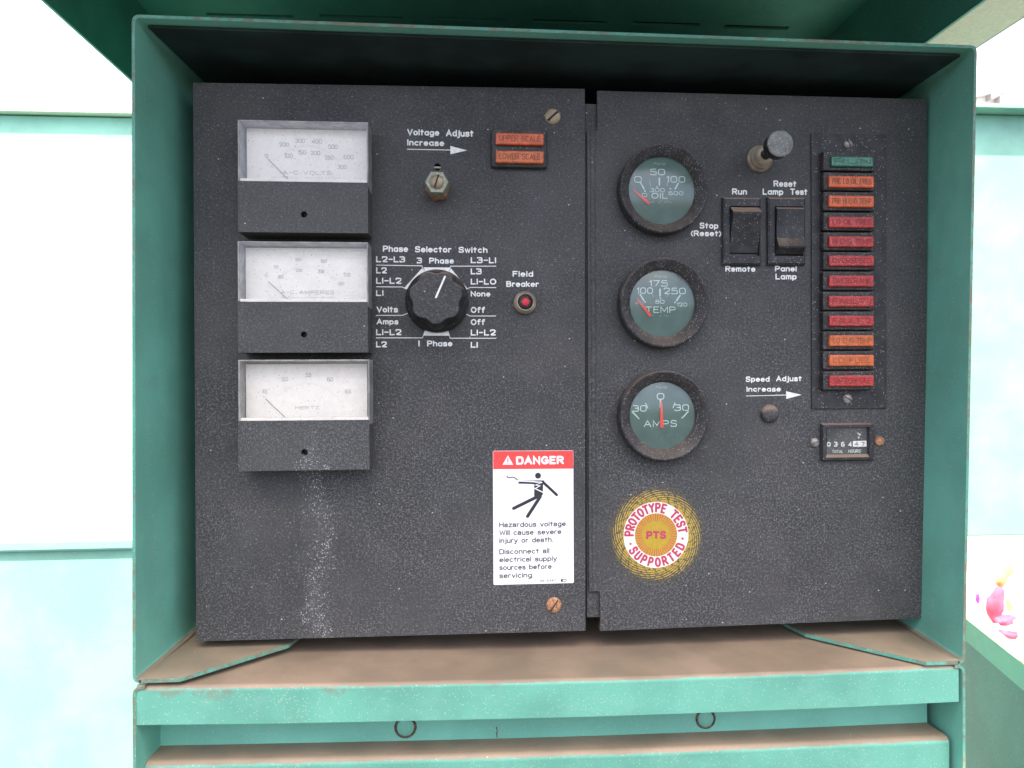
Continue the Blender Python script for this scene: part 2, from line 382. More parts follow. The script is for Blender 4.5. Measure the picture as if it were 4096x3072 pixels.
def thing(name, loc, label, cat, group=None):
    o=bpy.data.objects.new(name,None); COL.objects.link(o); o.location=loc; WL[o.name]=Vector(loc)
    o.empty_display_size=.02; o['label']=label; o['category']=cat
    if group: o['group']=group
    return o

# ------------------------------------------------------------------ stroke lettering
def fil(pts, r, closed=False, n=4):
    P=[Vector(p) for p in pts]; out=[]; m=len(P)
    for i in range(m):
        if not closed and i in (0,m-1): out.append(P[i]); continue
        a,b,c=P[i-1],P[i],P[(i+1)%m]; u=(a-b); v=(c-b); rr=min(r,u.length*.49,v.length*.49)
        A=b+u.normalized()*rr; C=b+v.normalized()*rr
        for j in range(n+1):
            t=j/n; out.append(A*(1-t)**2+b*2*t*(1-t)+C*t*t)
    return [tuple(p) for p in out]
def arc(cx,cy,rx,ry,a0,a1,n=14): return [(cx+rx*math.cos(R(a0+(a1-a0)*i/n)), cy+ry*math.sin(R(a0+(a1-a0)*i/n))) for i in range(n+1)]
x_=.68; S=lambda *p: list(p)
def bowl(cx=.24,rx=.24): return arc(cx,x_/2,rx,x_/2,0,360,16)
GL={
'A':(.66,[S((0,0),(.33,1),(.66,0)),S((.12,.34),(.54,.34))]),
'B':(.58,[S((0,0),(0,1)),fil([(0,1),(.52,1),(.52,.53),(0,.53)],.24),fil([(0,.53),(.58,.53),(.58,0),(0,0)],.26)]),
'C':(.62,[arc(.33,.5,.33,.5,45,315)]),
'D':(.6,[S((0,0),(0,1)),fil([(0,1),(.6,1),(.6,0),(0,0)],.38)]),
'E':(.5,[S((.5,1),(0,1),(0,0),(.5,0)),S((0,.53),(.42,.53))]),
'F':(.5,[S((.5,1),(0,1),(0,0)),S((0,.53),(.42,.53))]),
'G':(.64,[arc(.33,.5,.33,.5,45,300)+[(.64,.16),(.64,.46),(.38,.46)]]),
'H':(.58,[S((0,0),(0,1)),S((.58,0),(.58,1)),S((0,.52),(.58,.52))]),
'I':(.0,[S((0,0),(0,1))]),
'K':(.56,[S((0,0),(0,1)),S((.54,1),(0,.4)),S((.17,.58),(.56,0))]),
'L':(.48,[S((0,1),(0,0),(.48,0))]),
'M':(.7,[S((0,0),(0,1),(.35,.2),(.7,1),(.7,0))]),
'N':(.58,[S((0,0),(0,1),(.58,0),(.58,1))]),
'O':(.66,[arc(.33,.5,.33,.5,0,360,18)]),
'P':(.56,[S((0,0),(0,1)),fil([(0,1),(.56,1),(.56,.46),(0,.46)],.27)]),
'R':(.58,[S((0,0),(0,1)),fil([(0,1),(.56,1),(.56,.48),(0,.48)],.26),S((.28,.48),(.58,0))]),
'S':(.56,[fil([(.54,.84),(.48,1),(.02,1),(.02,.54),(.56,.50),(.56,0),(.05,0),(0,.18)],.24)]),
'T':(.6,[S((0,1),(.6,1)),S((.3,1),(.3,0))]),
'U':(.58,[fil([(0,1),(0,0),(.58,0),(.58,1)],.28)]),
'V':(.62,[S((0,1),(.31,0),(.62,1))]),
'W':(.86,[S((0,1),(.2,0),(.43,.85),(.66,0),(.86,1))]),
'X':(.58,[S((0,0),(.58,1)),S((0,1),(.58,0))]),
'Y':(.6,[S((0,1),(.3,.5),(.6,1)),S((.3,.5),(.3,0))]),
'Z':(.56,[S((0,1),(.56,1),(0,0),(.56,0))]),
'a':(.48,[bowl(),S((.48,x_),(.48,0))]),'@':(.46,[fil([(.02,.5),(.04,x_),(.42,x_),(.42,0)],.18),fil([(.42,.40),(0,.36),(0,0),(.42,.04)],.17)]),
'b':(.48,[bowl(),S((0,1),(0,0))]),
'c':(.44,[arc(.24,x_/2,.24,x_/2,48,312)]),'d':(.48,[bowl(),S((.48,1),(.48,0))]),
'e':(.48,[[(0,.36),(.48,.36)]+arc(.24,x_/2,.24,x_/2,5,315)]),
'f':(.36,[fil([(.36,1),(.13,1),(.13,0)],.14),S((0,x_),(.32,x_))]),
'g':(.48,[bowl(),fil([(.48,x_),(.48,-.28),(.04,-.28)],.2)]),
'h':(.44,[S((0,0),(0,1)),fil([(0,.5),(.02,x_),(.44,x_),(.44,0)],.2)]),
'i':(.0,[S((0,0),(0,x_)),S((0,.9),(0,.96))]),'j':(.14,[fil([(.14,x_),(.14,-.28),(-.06,-.28)],.15),S((.14,.9),(.14,.96))]),
'k':(.42,[S((0,0),(0,1)),S((.4,x_),(0,.28)),S((.14,.4),(.42,0))]),'l':(.0,[S((0,0),(0,1))]),
'm':(.66,[S((0,0),(0,x_)),fil([(0,.5),(.02,x_),(.33,x_),(.33,0)],.15),fil([(.33,.5),(.35,x_),(.66,x_),(.66,0)],.15)]),
'n':(.44,[S((0,0),(0,x_)),fil([(0,.5),(.02,x_),(.44,x_),(.44,0)],.2)]),
'o':(.48,[bowl()]),'p':(.48,[bowl(),S((0,x_),(0,-.28))]),
'r':(.3,[S((0,0),(0,x_)),fil([(0,.45),(.04,x_),(.3,x_-.02)],.2)]),
's':(.42,[fil([(.40,.56),(.36,x_),(.02,x_),(.02,.37),(.42,.34),(.42,0),(.04,0),(0,.13)],.16)]),
't':(.34,[S((.15,.95),(.15,0)),S((0,x_),(.34,x_))]),
'u':(.44,[fil([(0,x_),(0,0),(.42,0),(.44,.2)],.2),S((.44,x_),(.44,0))]),
'z':(.44,[S((0,x_),(.44,x_),(0,0),(.44,0))]),'y':(.46,[S((0,x_),(.24,.02)),S((.46,x_),(.16,-.28),(.02,-.28))]),
'v':(.46,[S((0,x_),(.23,0),(.46,x_))]),'w':(.62,[S((0,x_),(.15,0),(.31,x_-.06),(.47,0),(.62,x_))]),
'0':(.62,[fil([(0,0),(.62,0),(.62,1),(0,1)],.3,True)+[None]]),
'1':(.16,[S((0,.78),(.16,1),(.16,0))]),
'2':(.58,[fil([(0,.78),(0,1),(.56,1),(.56,.56),(0,.02),(.58,0)],.2)]),
'3':(.58,[fil([(0,1),(.56,1),(.56,.54),(.22,.54)],.22),fil([(.3,.54),(.58,.54),(.58,0),(0,0),(0,.14)],.24)]),
'4':(.62,[S((.46,0),(.46,1),(0,.3),(.62,.3))]),
'5':(.58,[fil([(.54,1),(.03,1),(.0,.56),(.58,.60),(.58,0),(0,0),(0,.12)],.18)]),
'6':(.58,[fil([(.52,1),(0,1),(0,0),(.58,0),(.58,.58),(.02,.58)],.22)]),
'7':(.56,[S((0,1),(.56,1),(.2,0))]),
'8':(.58,[fil([(.03,.54),(.55,.54),(.55,1),(.03,1)],.2,True)+[None],fil([(0,0),(.58,0),(.58,.54),(0,.54)],.2,True)+[None]]),
'9':(.58,[fil([(.06,0),(.58,0),(.58,1),(0,1),(0,.42),(.56,.42)],.22)]),
'-':(.4,[S((0,.5),(.4,.5))]),'(':(.16,[arc(.5,.42,.5,.66,130,230,8)]),')':(.16,[arc(-.34,.42,.5,.66,50,-50,8)]),
'/':(.4,[S((0,0),(.4,1))]),'.':(.02,[S((0,0),(.02,.02))]),' ':(.30,[]),
'~':(.55,[arc(.12,.85,.1,.12,0,360,8)]),   # degree mark
}
GL['|']=GL['I']
def strokes(mb, text, X0, X1, Z0, H, wd, y, gap=.26, mi=0, fit=True, slant=0.0):
    tot=0; adv=[]
    for i,ch in enumerate(text):
        adv.append(tot); tot+=GL[ch][0]+gap
    tot-=gap; sx=(X1-X0-wd)/max(tot,.01) if fit else H
    if tot<.02: sx=H
    for ch,a in zip(text,adv):
        for k,st in enumerate(GL[ch][1]):
            cl=st[-1] is None
            pts=[(X0+wd/2+(a+p[0]+slant*p[1])*sx, Z0+wd/2+p[1]*(H-wd)) for p in st if p is not None]
            mb.ribbon(pts, wd, y-k*1e-6, closed=cl, mi=mi)
    return mb
def word(mb, z, text, x0, x1, base, cap, Y=0.0, wr=.17, gap=.26, mi=0, lift=.00016, slant=0):
    """text whose photo extent is x0..x1 and base..cap (zoom coordinates)"""
    xm=(x0+x1)/2; Yp=Y-lift
    a=q(z,x0,base,Yp); b=q(z,x1,base,Yp); t=q(z,xm,cap,Yp); bs=q(z,xm,base,Yp)
    H=t.z-bs.z; strokes(mb, text, a.x, b.x, bs.z, H, H*wr, Yp, gap, mi, True, slant)
def line(mb, z, pts, wz, Y=0.0, lift=.00015, mi=0, closed=False):
    P=[q(z,x,y,Y-lift) for x,y in pts]; mb.ribbon([(p.x,p.z) for p in P], wz*msc(z,Y), Y-lift, closed, mi)
def poly(mb, z, pts, Y=0.0, lift=.00012, thick=.00008, mi=0):
    P=[q(z,x,y,Y-lift) for x,y in pts]; mb.prism([(p.x,p.z) for p in P], Y-lift, Y-lift+thick, mi)
def disc(mb, z, x, y, r, Y=0.0, lift=.00013, n=20, mi=0):
    c=q(z,x,y,Y-lift); rr=r*msc(z,Y); mb.prism([(c.x+rr*math.cos(2*math.pi*i/n), c.z+rr*math.sin(2*math.pi*i/n)) for i in range(n)], Y-lift, Y-lift+.00008, mi)

def fonttext(mb, txt, X0, X1, Z0, H, y, bold=0.0, mi=0, ref='H'):
    """outline lettering with Blender's own font, scaled to fill X0..X1 with cap height H"""
    cu=bpy.data.curves.new('t','FONT'); cu.body=txt; cu.offset=bold; cu.resolution_u=2; cu.space_character=1.06
    o=bpy.data.objects.new('t',cu); COL.objects.link(o); dg=bpy.context.evaluated_depsgraph_get()
    me=bpy.data.meshes.new_from_object(o.evaluated_get(dg)); xs=[v.co.x for v in me.vertices]; x0,x1=min(xs),max(xs)
    k=(X1-X0)/(x1-x0); ch=.729
    V=[(X0+(v.co.x-x0)*k, y, Z0+v.co.y*H/ch) for v in me.vertices]
    mb.add(V, [tuple(p.vertices) for p in me.polygons], mi)
    bpy.data.objects.remove(o); bpy.data.meshes.remove(me); bpy.data.curves.remove(cu)

def slotscrew(parent, z, x, y, r, mat, ang, Y=0.0, h=.0016, name='screw', label=None, dome=.0006, slotw=.17, slot=True):
    c=q(z,x,y,Y-h); rr=r*msc(z,Y-h)
    m=MB(); m.lathe(c.x,c.z,[(rr*1.02,Y),(rr,Y-h*.55),(rr*.9,Y-h*.9),(rr*.5,Y-h-dome*.7),(rr*.04,Y-h-dome)],28)
    o=m.build(name, mat, parent, label)
    if slot:
        s=MB(); ca,sa=math.cos(R(ang)),math.sin(R(ang)); L=rr*.86; W=rr*slotw*.5
        pts=[(c.x+ca*a-sa*b, c.z+sa*a+ca*b) for a,b in ((-L,-W),(L,-W),(L,W),(-L,W))]
        s.prism(pts, Y-h-dome-.00006, Y-h*.5); s.build('slot','slot',o)
    return o

def holed_plate(mb, quad, hc, hr, y0, y1, n=32, mi=0):
    """front face of a plate with a round hole; quad (x,z) TL TR BR BL; y0 front, y1 bottom of hole wall"""
    def hit(a):
        d=Vector((math.cos(a),math.sin(a))); best=None
        for i in range(4):
            A=Vector(quad[i]); B=Vector(quad[(i+1)%4]); e=B-A; den=d.x*e.y-d.y*e.x
            if abs(den)<1e-12: continue
            wv=A-Vector(hc); t=(wv.x*e.y-wv.y*e.x)/den; u=(wv.x*d.y-wv.y*d.x)/den
            if t>0 and -1e-6<=u<=1+1e-6 and (best is None or t<best): best=t
        return Vector(hc)+d*best
    an=sorted([2*math.pi*i/n for i in range(n)]+[math.atan2(p[1]-hc[1],p[0]-hc[0])%(2*math.pi) for p in quad])
    N=len(an); vs=[]
    for a in an:
        o=hit(a); i=(hc[0]+hr*math.cos(a),hc[1]+hr*math.sin(a)); vs += [(o.x,y0,o.y),(i[0],y0,i[1]),(i[0],y1,i[1])]
    fs=[]
    for k in range(N):
        a=3*k;b=3*((k+1)%N); fs += [(a,b,b+1,a+1),(a+1,b+1,b+2,a+2)]
    mb.add(vs,fs,mi)

# ================================================================== ground and far wall
g=MB(); g.box(-30,30,-30,30,-1.62,-1.6); g.build('ground','concrete',kind='structure')
g=MB(); g.box(-29.9,29.9,-29.9,.25,-1.599,-1.590); g.build('unseen_dark_apron','apron_dark',kind='structure')  # unseen dark ground, added to cut light bouncing up from the front
YW=4.2
t=thing('white_wall',(1.0,YW,-1.6),'sunlit white wall far behind the green cabinet','wall')
m=MB(); m.box(-12,12,YW,YW+.2,-1.6,6); m.build('wall_face','wall',t)
for (a,b,c_,d_) in ((3950,385,4025,352),(3985,405,4030,390),(3880,375,3950,362)):
    p=q('S',a,b,YW-.02); r_=q('S',c_,d_,YW-.02); m=MB(); w_=.035
    m.prism([(p.x,p.z-w_),(r_.x,r_.z-w_),(r_.x,r_.z+w_),(p.x,p.z+w_)],YW-.06,YW-.003); m.build('slat','greyslat',t)

# ================================================================== upper enclosure (green box round the panels)
Yo=-.046; TH=.0019
dd=ray('P',1080,790); dd=dd/dd.y         # direction the side walls run
def back(p, depth): return p+dd*depth
TL,TR,BR,BL=[q('P',x,y,Yo) for x,y in ((284.5,31),(2111,98),(2085,1434),(286,1476))]
enc=thing('control_enclosure',((TL.x+TR.x)/2,Yo+.1,BL.z),'dusty green sheet metal enclosure open at the front around the black panels','enclosure')
def rounded(cs, r, n=5):
    out=[]; m_=len(cs)
    for i in range(m_):
        a,b,c=cs[i-1],cs[i],cs[(i+1)%m_]; u=(a-b).normalized(); v=(c-b).normalized()
        A=b+u*r; C=b+v*r
        for j in range(n+1):
            t_=j/n; out.append(A*(1-t_)**2+b*2*t_*(1-t_)+C*t_*t_)
    return out
cs=[BL,TL,TR,BR]
outer=rounded(cs,.0048); ins=[]
def inset(cs, t_): 
    return [cs[0]+Vector((t_,0,t_)),cs[1]+Vector((t_,0,-t_)),cs[2]+Vector((-t_,0,-t_)),cs[3]+Vector((-t_,0,t_))]
inner=rounded(inset(cs,TH),.0032)
depth=.17
n=len(outer); seg=6
# open loop: start after the bottom-left bend, go over the top, end at the bottom-right bend (no full floor)
order=list(range(0,n))
def wall_piece(idx, name, mats, label=None):
    m=MB()
    vs=[]
    for i in idx: vs += [outer[i], inner[i], back(inner[i],depth), back(outer[i],depth)]
    k=len(idx); fs=[]; mi=[]
    for j in range(k-1):
        a=4*j;b=4*(j+1)
        for e,mm in ((0,1),(1,0),(3,0)):
            fs.append((a+e,a+(e+1)%4,b+(e+1)%4,b+e)); mi.append(mm)
    bs=len(m.v); m.add(vs,fs); m.m=mi
    return m.build(name,mats,enc,label)
# indices: corner BL 0-5, TL 6-11, TR 12-17, BR 18-23
wall_piece([0,1,2,3,4,5,6,7,8],'side_wall',['green','green_edge'])
wall_piece([8,9,10,11,12,13,14],'top_wall',['green','green_edge'])
wall_piece([14,15,16,17,18,19,20,21,22,23],'side_wall',['green','green_edge'])
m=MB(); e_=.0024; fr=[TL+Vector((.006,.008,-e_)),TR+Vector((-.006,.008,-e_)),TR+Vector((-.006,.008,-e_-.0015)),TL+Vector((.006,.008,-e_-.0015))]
m.hexa(fr,[back(v,depth-.02) for v in fr]); m.build('roof_shade','shade_sheet',enc,'dark sheet standing in for the shade under the enclosure roof')  # added dark sheet, its colour takes the place of shade under the roof
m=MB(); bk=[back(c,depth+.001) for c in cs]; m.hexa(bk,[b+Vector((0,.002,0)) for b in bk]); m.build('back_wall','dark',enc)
# bottom corner flanges with a diagonal cut
zf=BL.z; zr=BR.z
def flange(pts, zt, label=None):
    P=[qz('P',x,y,zt) for x,y in pts]
    m=MB(); top=[Vector((p.x,p.y,zt)) for p in P]; bot=[p-Vector((0,0,.0020)) for p in top]
    # top face slightly uneven dusty sheet
    n=len(P); m.add(top+bot,[tuple(range(n))[::-1],tuple(range(n,2*n))]); m.add(top+bot,[(i,n+i,n+(i+1)%n,(i+1)%n)[::-1] for i in range(n)],1)
    return m.build('corner_flange',['green','green_edge'],enc)
zt=zf+.0022
P1=qz('P',296,1473,zt); P2=qz('P',381,1473,zt); P3=qz('P',624,1392,zt)
def flange3(P, zt, th=.0024):
    n=len(P); top=[Vector((p[0],p[1],zt)) for p in P]; bot=[p-Vector((0,0,th)) for p in top]
    m=MB(); a=sum(P[i][0]*P[(i+1)%n][1]-P[(i+1)%n][0]*P[i][1] for i in range(n))
    if a<0: top=top[::-1]; bot=bot[::-1]
    m.add(top+bot,[tuple(range(n)),tuple(range(2*n-1,n-1,-1))]); m.add(top+bot,[(n+i,n+(i+1)%n,(i+1)%n,i) for i in range(n)],1)
    return m.build('corner_flange',['green','green_edge'],enc)
bkL=back(BL,depth-.002); bkR=back(BR,depth-.002)
flange3([(BL.x+.0040,Yo),(P2.x,Yo),(P3.x,P3.y),(P3.x+.03,bkL.y),(bkL.x+.002,bkL.y)],zt)
ztr=zr+.0022
Q2=qz('W',778,858,ztr); Q3=qz('P',1925,1403,ztr); Q4=qz('P',1716,1352,ztr)
Q3=qz('W',380,762,ztr); Q4=qz('Y',1815,298,ztr)
flange3([(BR.x-.0040,Yo),(Q2.x,Yo),(Q3.x,Q3.y),(Q4.x,Q4.y),(Q4.x-.012,Q4.y+.05),(Q4.x-.012,bkR.y),(bkR.x-.002,bkR.y)],ztr)

# ================================================================== lower cabinet
def lerpz(x): # floor height slopes a touch like the enclosure's bottom edge
    return zf+(zr-zf)*(x-BL.x)/(BR.x-BL.x)
low=thing('lower_cabinet',((BL.x+BR.x)/2,Yo+.05,-.2),'green lower cabinet with dust-covered top ledge and front lip under the enclosure','cabinet')
LX0=q('V',312,900,Yo).x; LX1=q('W',1022,1000,Yo).x
# top sheet + rounded lip, profile in YZ swept along X
lipT0=q('P',292,1484,Yo).z; lipT1=q('P',2071,1438,Yo).z
lipB0=q('P',292,1567.5,Yo).z; lipB1=q('P',2071,1517,Yo).z
SAG=.0026
def sweep(name, x0, x1, prof0, prof1, mat, parent, nseg=40, wob=0.0, label=None, flat_rows=(0,1,2,9)):
    """prof: list of (y,z) at both ends; swept with a slight waviness"""
    m=MB(); k=len(prof0); vs=[]
    for i in range(nseg+1):
        t_=i/nseg; x=x0+(x1-x0)*t_; wv=wob*math.sin(t_*7.3)+wob*.5*math.sin(t_*19+1)
        for a,b in zip(prof0,prof1): vs.append((x, a[0]+(b[0]-a[0])*t_+wv, a[1]+(b[1]-a[1])*t_+wv*.5-SAG*4*t_*(1-t_)))
    fs=[(i*k+j,(i+1)*k+j,(i+1)*k+j+1,i*k+j+1) for i in range(nseg) for j in range(k-1)]
    fs=[f[::-1] for f in fs]
    m.add(vs,fs,0,False)
    m.sm=[(0<j<k-1 and j not in flat_rows) for i in range(nseg) for j in range(k-1)]
    return m.build(name,mat,parent,label)
def lipprof(zt,zb,y=Yo,r=.0032,yb=.13,th=.0018):
    a=[(yb,zt)]+[(y+r-r*math.sin(R(d)), zt-r+r*math.cos(R(d))) for d in (0,15,30,45,60,75,90)]
    a+=[(y,zb),(y+.0016,zb),(y+.0016,zt-r-.002)]
    return a[::-1]
sweep('top_ledge',LX0,LX1,lipprof(lipT0,lipB0,Yo+.0005),lipprof(lipT1,lipB1,Yo+.0005),'green_lip',low,60,.00012)
# side walls of the recess below the lip
Yr=Yo+.031; Yl=Yo+.0095; zbot=-1.58
for sgn,xo in ((-1,BL.x),(1,BR.x)):
    x_in=xo-sgn*TH; ztop=(lipT0 if sgn<0 else lipT1)+.0005
    m=MB()
    rr_=.005; prof=[(xo-sgn*.0075,ztop)]+[(xo-sgn*(rr_-rr_*math.sin(R(d))), ztop-rr_+rr_*math.cos(R(d))) for d in (0,30,60,90)]+[(xo,zbot)]
    ip=[(xo-sgn*.0075,ztop-TH)]+[(xo-sgn*(rr_-(rr_-TH)*math.sin(R(d))), ztop-rr_+(rr_-TH)*math.cos(R(d))) for d in (0,30,60,90)]+[(x_in,zbot)]
    vs=[]
    yf=Yo-.0002
    for o_,i_ in zip(prof,ip):
        vs += [Vector((o_[0],yf,o_[1])),Vector((i_[0],yf,i_[1])),back(Vector((i_[0],yf,i_[1])),.17),back(Vector((o_[0],yf,o_[1])),.17)]
    fs=[];mi=[]
    for j in range(len(prof)-1):
        a=4*j;b=4*(j+1)
        for e,mm in ((0,1),(1,0),(3,0)): fs.append((a+e,a+(e+1)%4,b+(e+1)%4,b+e)); mi.append(mm)
    m.add(vs,fs); m.m=mi; m.build('side_wall',['green','green_edge'],low)
# recess back face and the second dusty ledge
RX0=q('V',517,1290,Yr).x; RX1=q('W',770,1310,Yr).x
zl0=q('V',517,1288,Yr).z; zl1=q('W',770,1312,Yr).z
zl0c=q('X',0,1262,Yr).z
KX0=q('P',313,1657,Yl).x; KX1=q('W',945,1500,Yl).x
m=MB(); ztp=lipT0-.006
m.box(RX0-.0006,RX1+.0006,Yr,Yr+.002,min(zl0,zl1)-.004,ztp); rf=m.build('recess_face','green',low)
# ledge: back edge RX0..RX1 at Yr, front edge KX0..KX1 at Yl with rounded bend
m=MB(); rows=[]; r_=.004
prof=[(0,0)]+[(None,d) for d in (0,20,40,60,80,90)]
ns=50; vs=[]
for i in range(ns+1):
    t_=i/ns; zz=zl0+(zl1-zl0)*t_
    zz+= .00015*math.sin(t_*9)-.0021*4*t_*(1-t_)
    xb=RX0+(RX1-RX0)*t_; xf=KX0+(KX1-KX0)*t_
    vs.append((xb,Yr,zz))
    for d in (0,20,40,60,80,90): vs.append((xf, Yl+r_-r_*math.sin(R(d)), zz-r_+r_*math.cos(R(d))))
    vs.append((xf,Yl,zbot))
k=8
m.add(vs,[(i*k+j,i*k+j+1,(i+1)*k+j+1,(i+1)*k+j) for i in range(ns) for j in range(k-1)],0,True)
m.sm=[j not in (0,6) for i in range(ns) for j in range(k-1)]
m.build('lower_ledge','green_lip',low)
# dark gap beside the ledge front
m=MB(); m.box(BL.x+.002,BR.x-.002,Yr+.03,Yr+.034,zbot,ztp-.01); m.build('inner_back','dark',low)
# knock-outs: thin ring of bare dirty metal with a green blank
def knock(z,x,y,r,lab):
    c=q(z,x,y,Yr-.0008); rr=r*msc(z,Yr); m=MB()
    m.lathe(c.x,c.z,[(rr*1.12,Yr),(rr*1.05,Yr-.0009),(rr*.92,Yr-.0009),(rr*.86,Yr-.0002)],36,0,True,False)
    m.lathe(c.x,c.z,[(rr*.86,Yr-.0002),(rr*.82,Yr-.0006),(rr*.02,Yr-.0007)],36,1,True,True)
    return m.build('knockout',[simple_rust,'green'],low,lab)
simple_rust=simple('dirty_knockout_rim',(.085,.065,.045),.8,dust=.5,var=.5,scale=600)
knock('X',490,1130,88,'round knockout with a dirty rim half hidden under the lip at the left')
knock('Y',938,1055,84,'round knockout with a dirty rim half hidden under the lip at the right')
m=MB(); line(m,'X',[(1296,1125),(1303,1160),(1298,1185),(1303,1215)],9,Yr,.0002); m.build('rust_scratch',simple_rust,low)

# ================================================================== black instrument panels
def quadpts(z4, Y=0): return [q(z,x,y,Y) for z,x,y in z4]
def panelbox(mb, quad, y0=0.0, th=.0018, retd=.12):
    """sheet with folded-back returns: quad Vectors TL TR BR BL"""
    f=[(p.x,p.z) for p in quad]
    b=[Vector((p.x,y0+retd,p.z)) for p in quad]; F_=[Vector((p.x,y0,p.z)) for p in quad]
    return F_,b
LQ=quadpts((('P',417,178.3),('P',1263.3,192),('P',1264.8,1362.5),('P',424,1385.5)))
lp=thing('meter_panel',(.14,.0,.0),'left black control panel carrying three white-faced meters and the phase selector knob','panel')
F_,B_=panelbox(None,LQ)
hc=q('E',525,685,0); hr=38*msc('E')
m=MB(); holed_plate(m,[(p.x,p.z) for p in F_],(hc.x,hc.z),hr,0,.006)
m.add(F_+B_,[(0,4,5,1),(1,5,6,2),(2,6,7,3),(3,7,4,0)])
plate=m.build('panel_sheet','panel',lp)
m=MB(); m.box(hc.x-.02,hc.x+.02,.0062,.008,hc.z-.02,hc.z+.02); m.build('hole_backing','dark',lp)
m=MB(); a=q('E',487,688,.001); b=q('E',563,688,.001); m.box(a.x,b.x,.0012,.003,a.z-.0006,a.z+.0006); m.build('locking_tab','zinc',lp)

rp=thing('gauge_panel',(.40,.0,.0),'right black control panel carrying three round gauges, switches and a column of warning lamps','panel')
RQ=quadpts((('P',1290,196),('P',2001.5,214.5),('P',2001.5,1335),('P',1296.5,1363)))
F2,B2=panelbox(None,RQ)
tabL=q('P',1268.5,283,0).x; zt1=q('P',1280,283,0).z; zt0=q('P',1280,1277.5,0).z
xl=lambda z: RQ[3].x+(RQ[0].x-RQ[3].x)*(z-RQ[3].z)/(RQ[0].z-RQ[3].z)
out=[(RQ[0].x,RQ[0].z),(RQ[1].x,RQ[1].z),(RQ[2].x,RQ[2].z),(RQ[3].x,RQ[3].z),(xl(zt0),zt0),(tabL,zt0),(tabL,zt1),(xl(zt1),zt1)]
m=MB(); m.prism(out,0,.0018)
for i in (0,1,2,6,4):   # returns along the outer edges
    a=out[i]; b=out[(i+1)%8] 
m.add([(out[0][0],0.0018,out[0][1]),(out[1][0],0.0018,out[1][1]),(out[1][0],.12,out[1][1]),(out[0][0],.12,out[0][1])],[(0,1,2,3)])
m.add([(out[1][0],0.0018,out[1][1]),(out[2][0],0.0018,out[2][1]),(out[2][0],.12,out[2][1]),(out[1][0],.12,out[1][1])],[(0,1,2,3)])
m.add([(out[2][0],0.0018,out[2][1]),(out[3][0],0.0018,out[3][1]),(out[3][0],.12,out[3][1]),(out[2][0],.12,out[2][1])],[(0,1,2,3)])
m.build('panel_sheet','panel_b',rp)
# rounded knuckle ridge of the folded hinge tab
x0=q('U',440,1300,0).x; x1=q('U',560,1300,0).x
m=MB(); vs=[]; K=8
for z_ in (zt0+.0005,zt1-.0005):
    for i in range(K+1):
        a=math.pi*i/K; vs.append(((x0+x1)/2-(x1-x0)/2*math.cos(a), -.0009*math.sin(a)+.0001, z_))
m.add(vs,[(i,i+1,K+2+i,K+1+i) for i in range(K)],0,True); m.build('hinge_ridge','panel_b',rp)
# hinge strap seen in the notches, set back a little
hx0=LQ[1].x-.001; hx1=RQ[3].x+.002
m=MB(); a=q('P',1277,224,.003).z; b=q('P',1280,1334,.003).z
m.box(hx0+.0012,hx1,.003,.005,b,a,bev=.0006); m.build('hinge_strap','panel_b',rp)
# post of the frame between the panels, painted near-black to keep the gap dark
m=MB(); m.box(hx0-.05,hx1+.05,.060,.062,.005,.375); m.build('inner_frame','dark',rp)

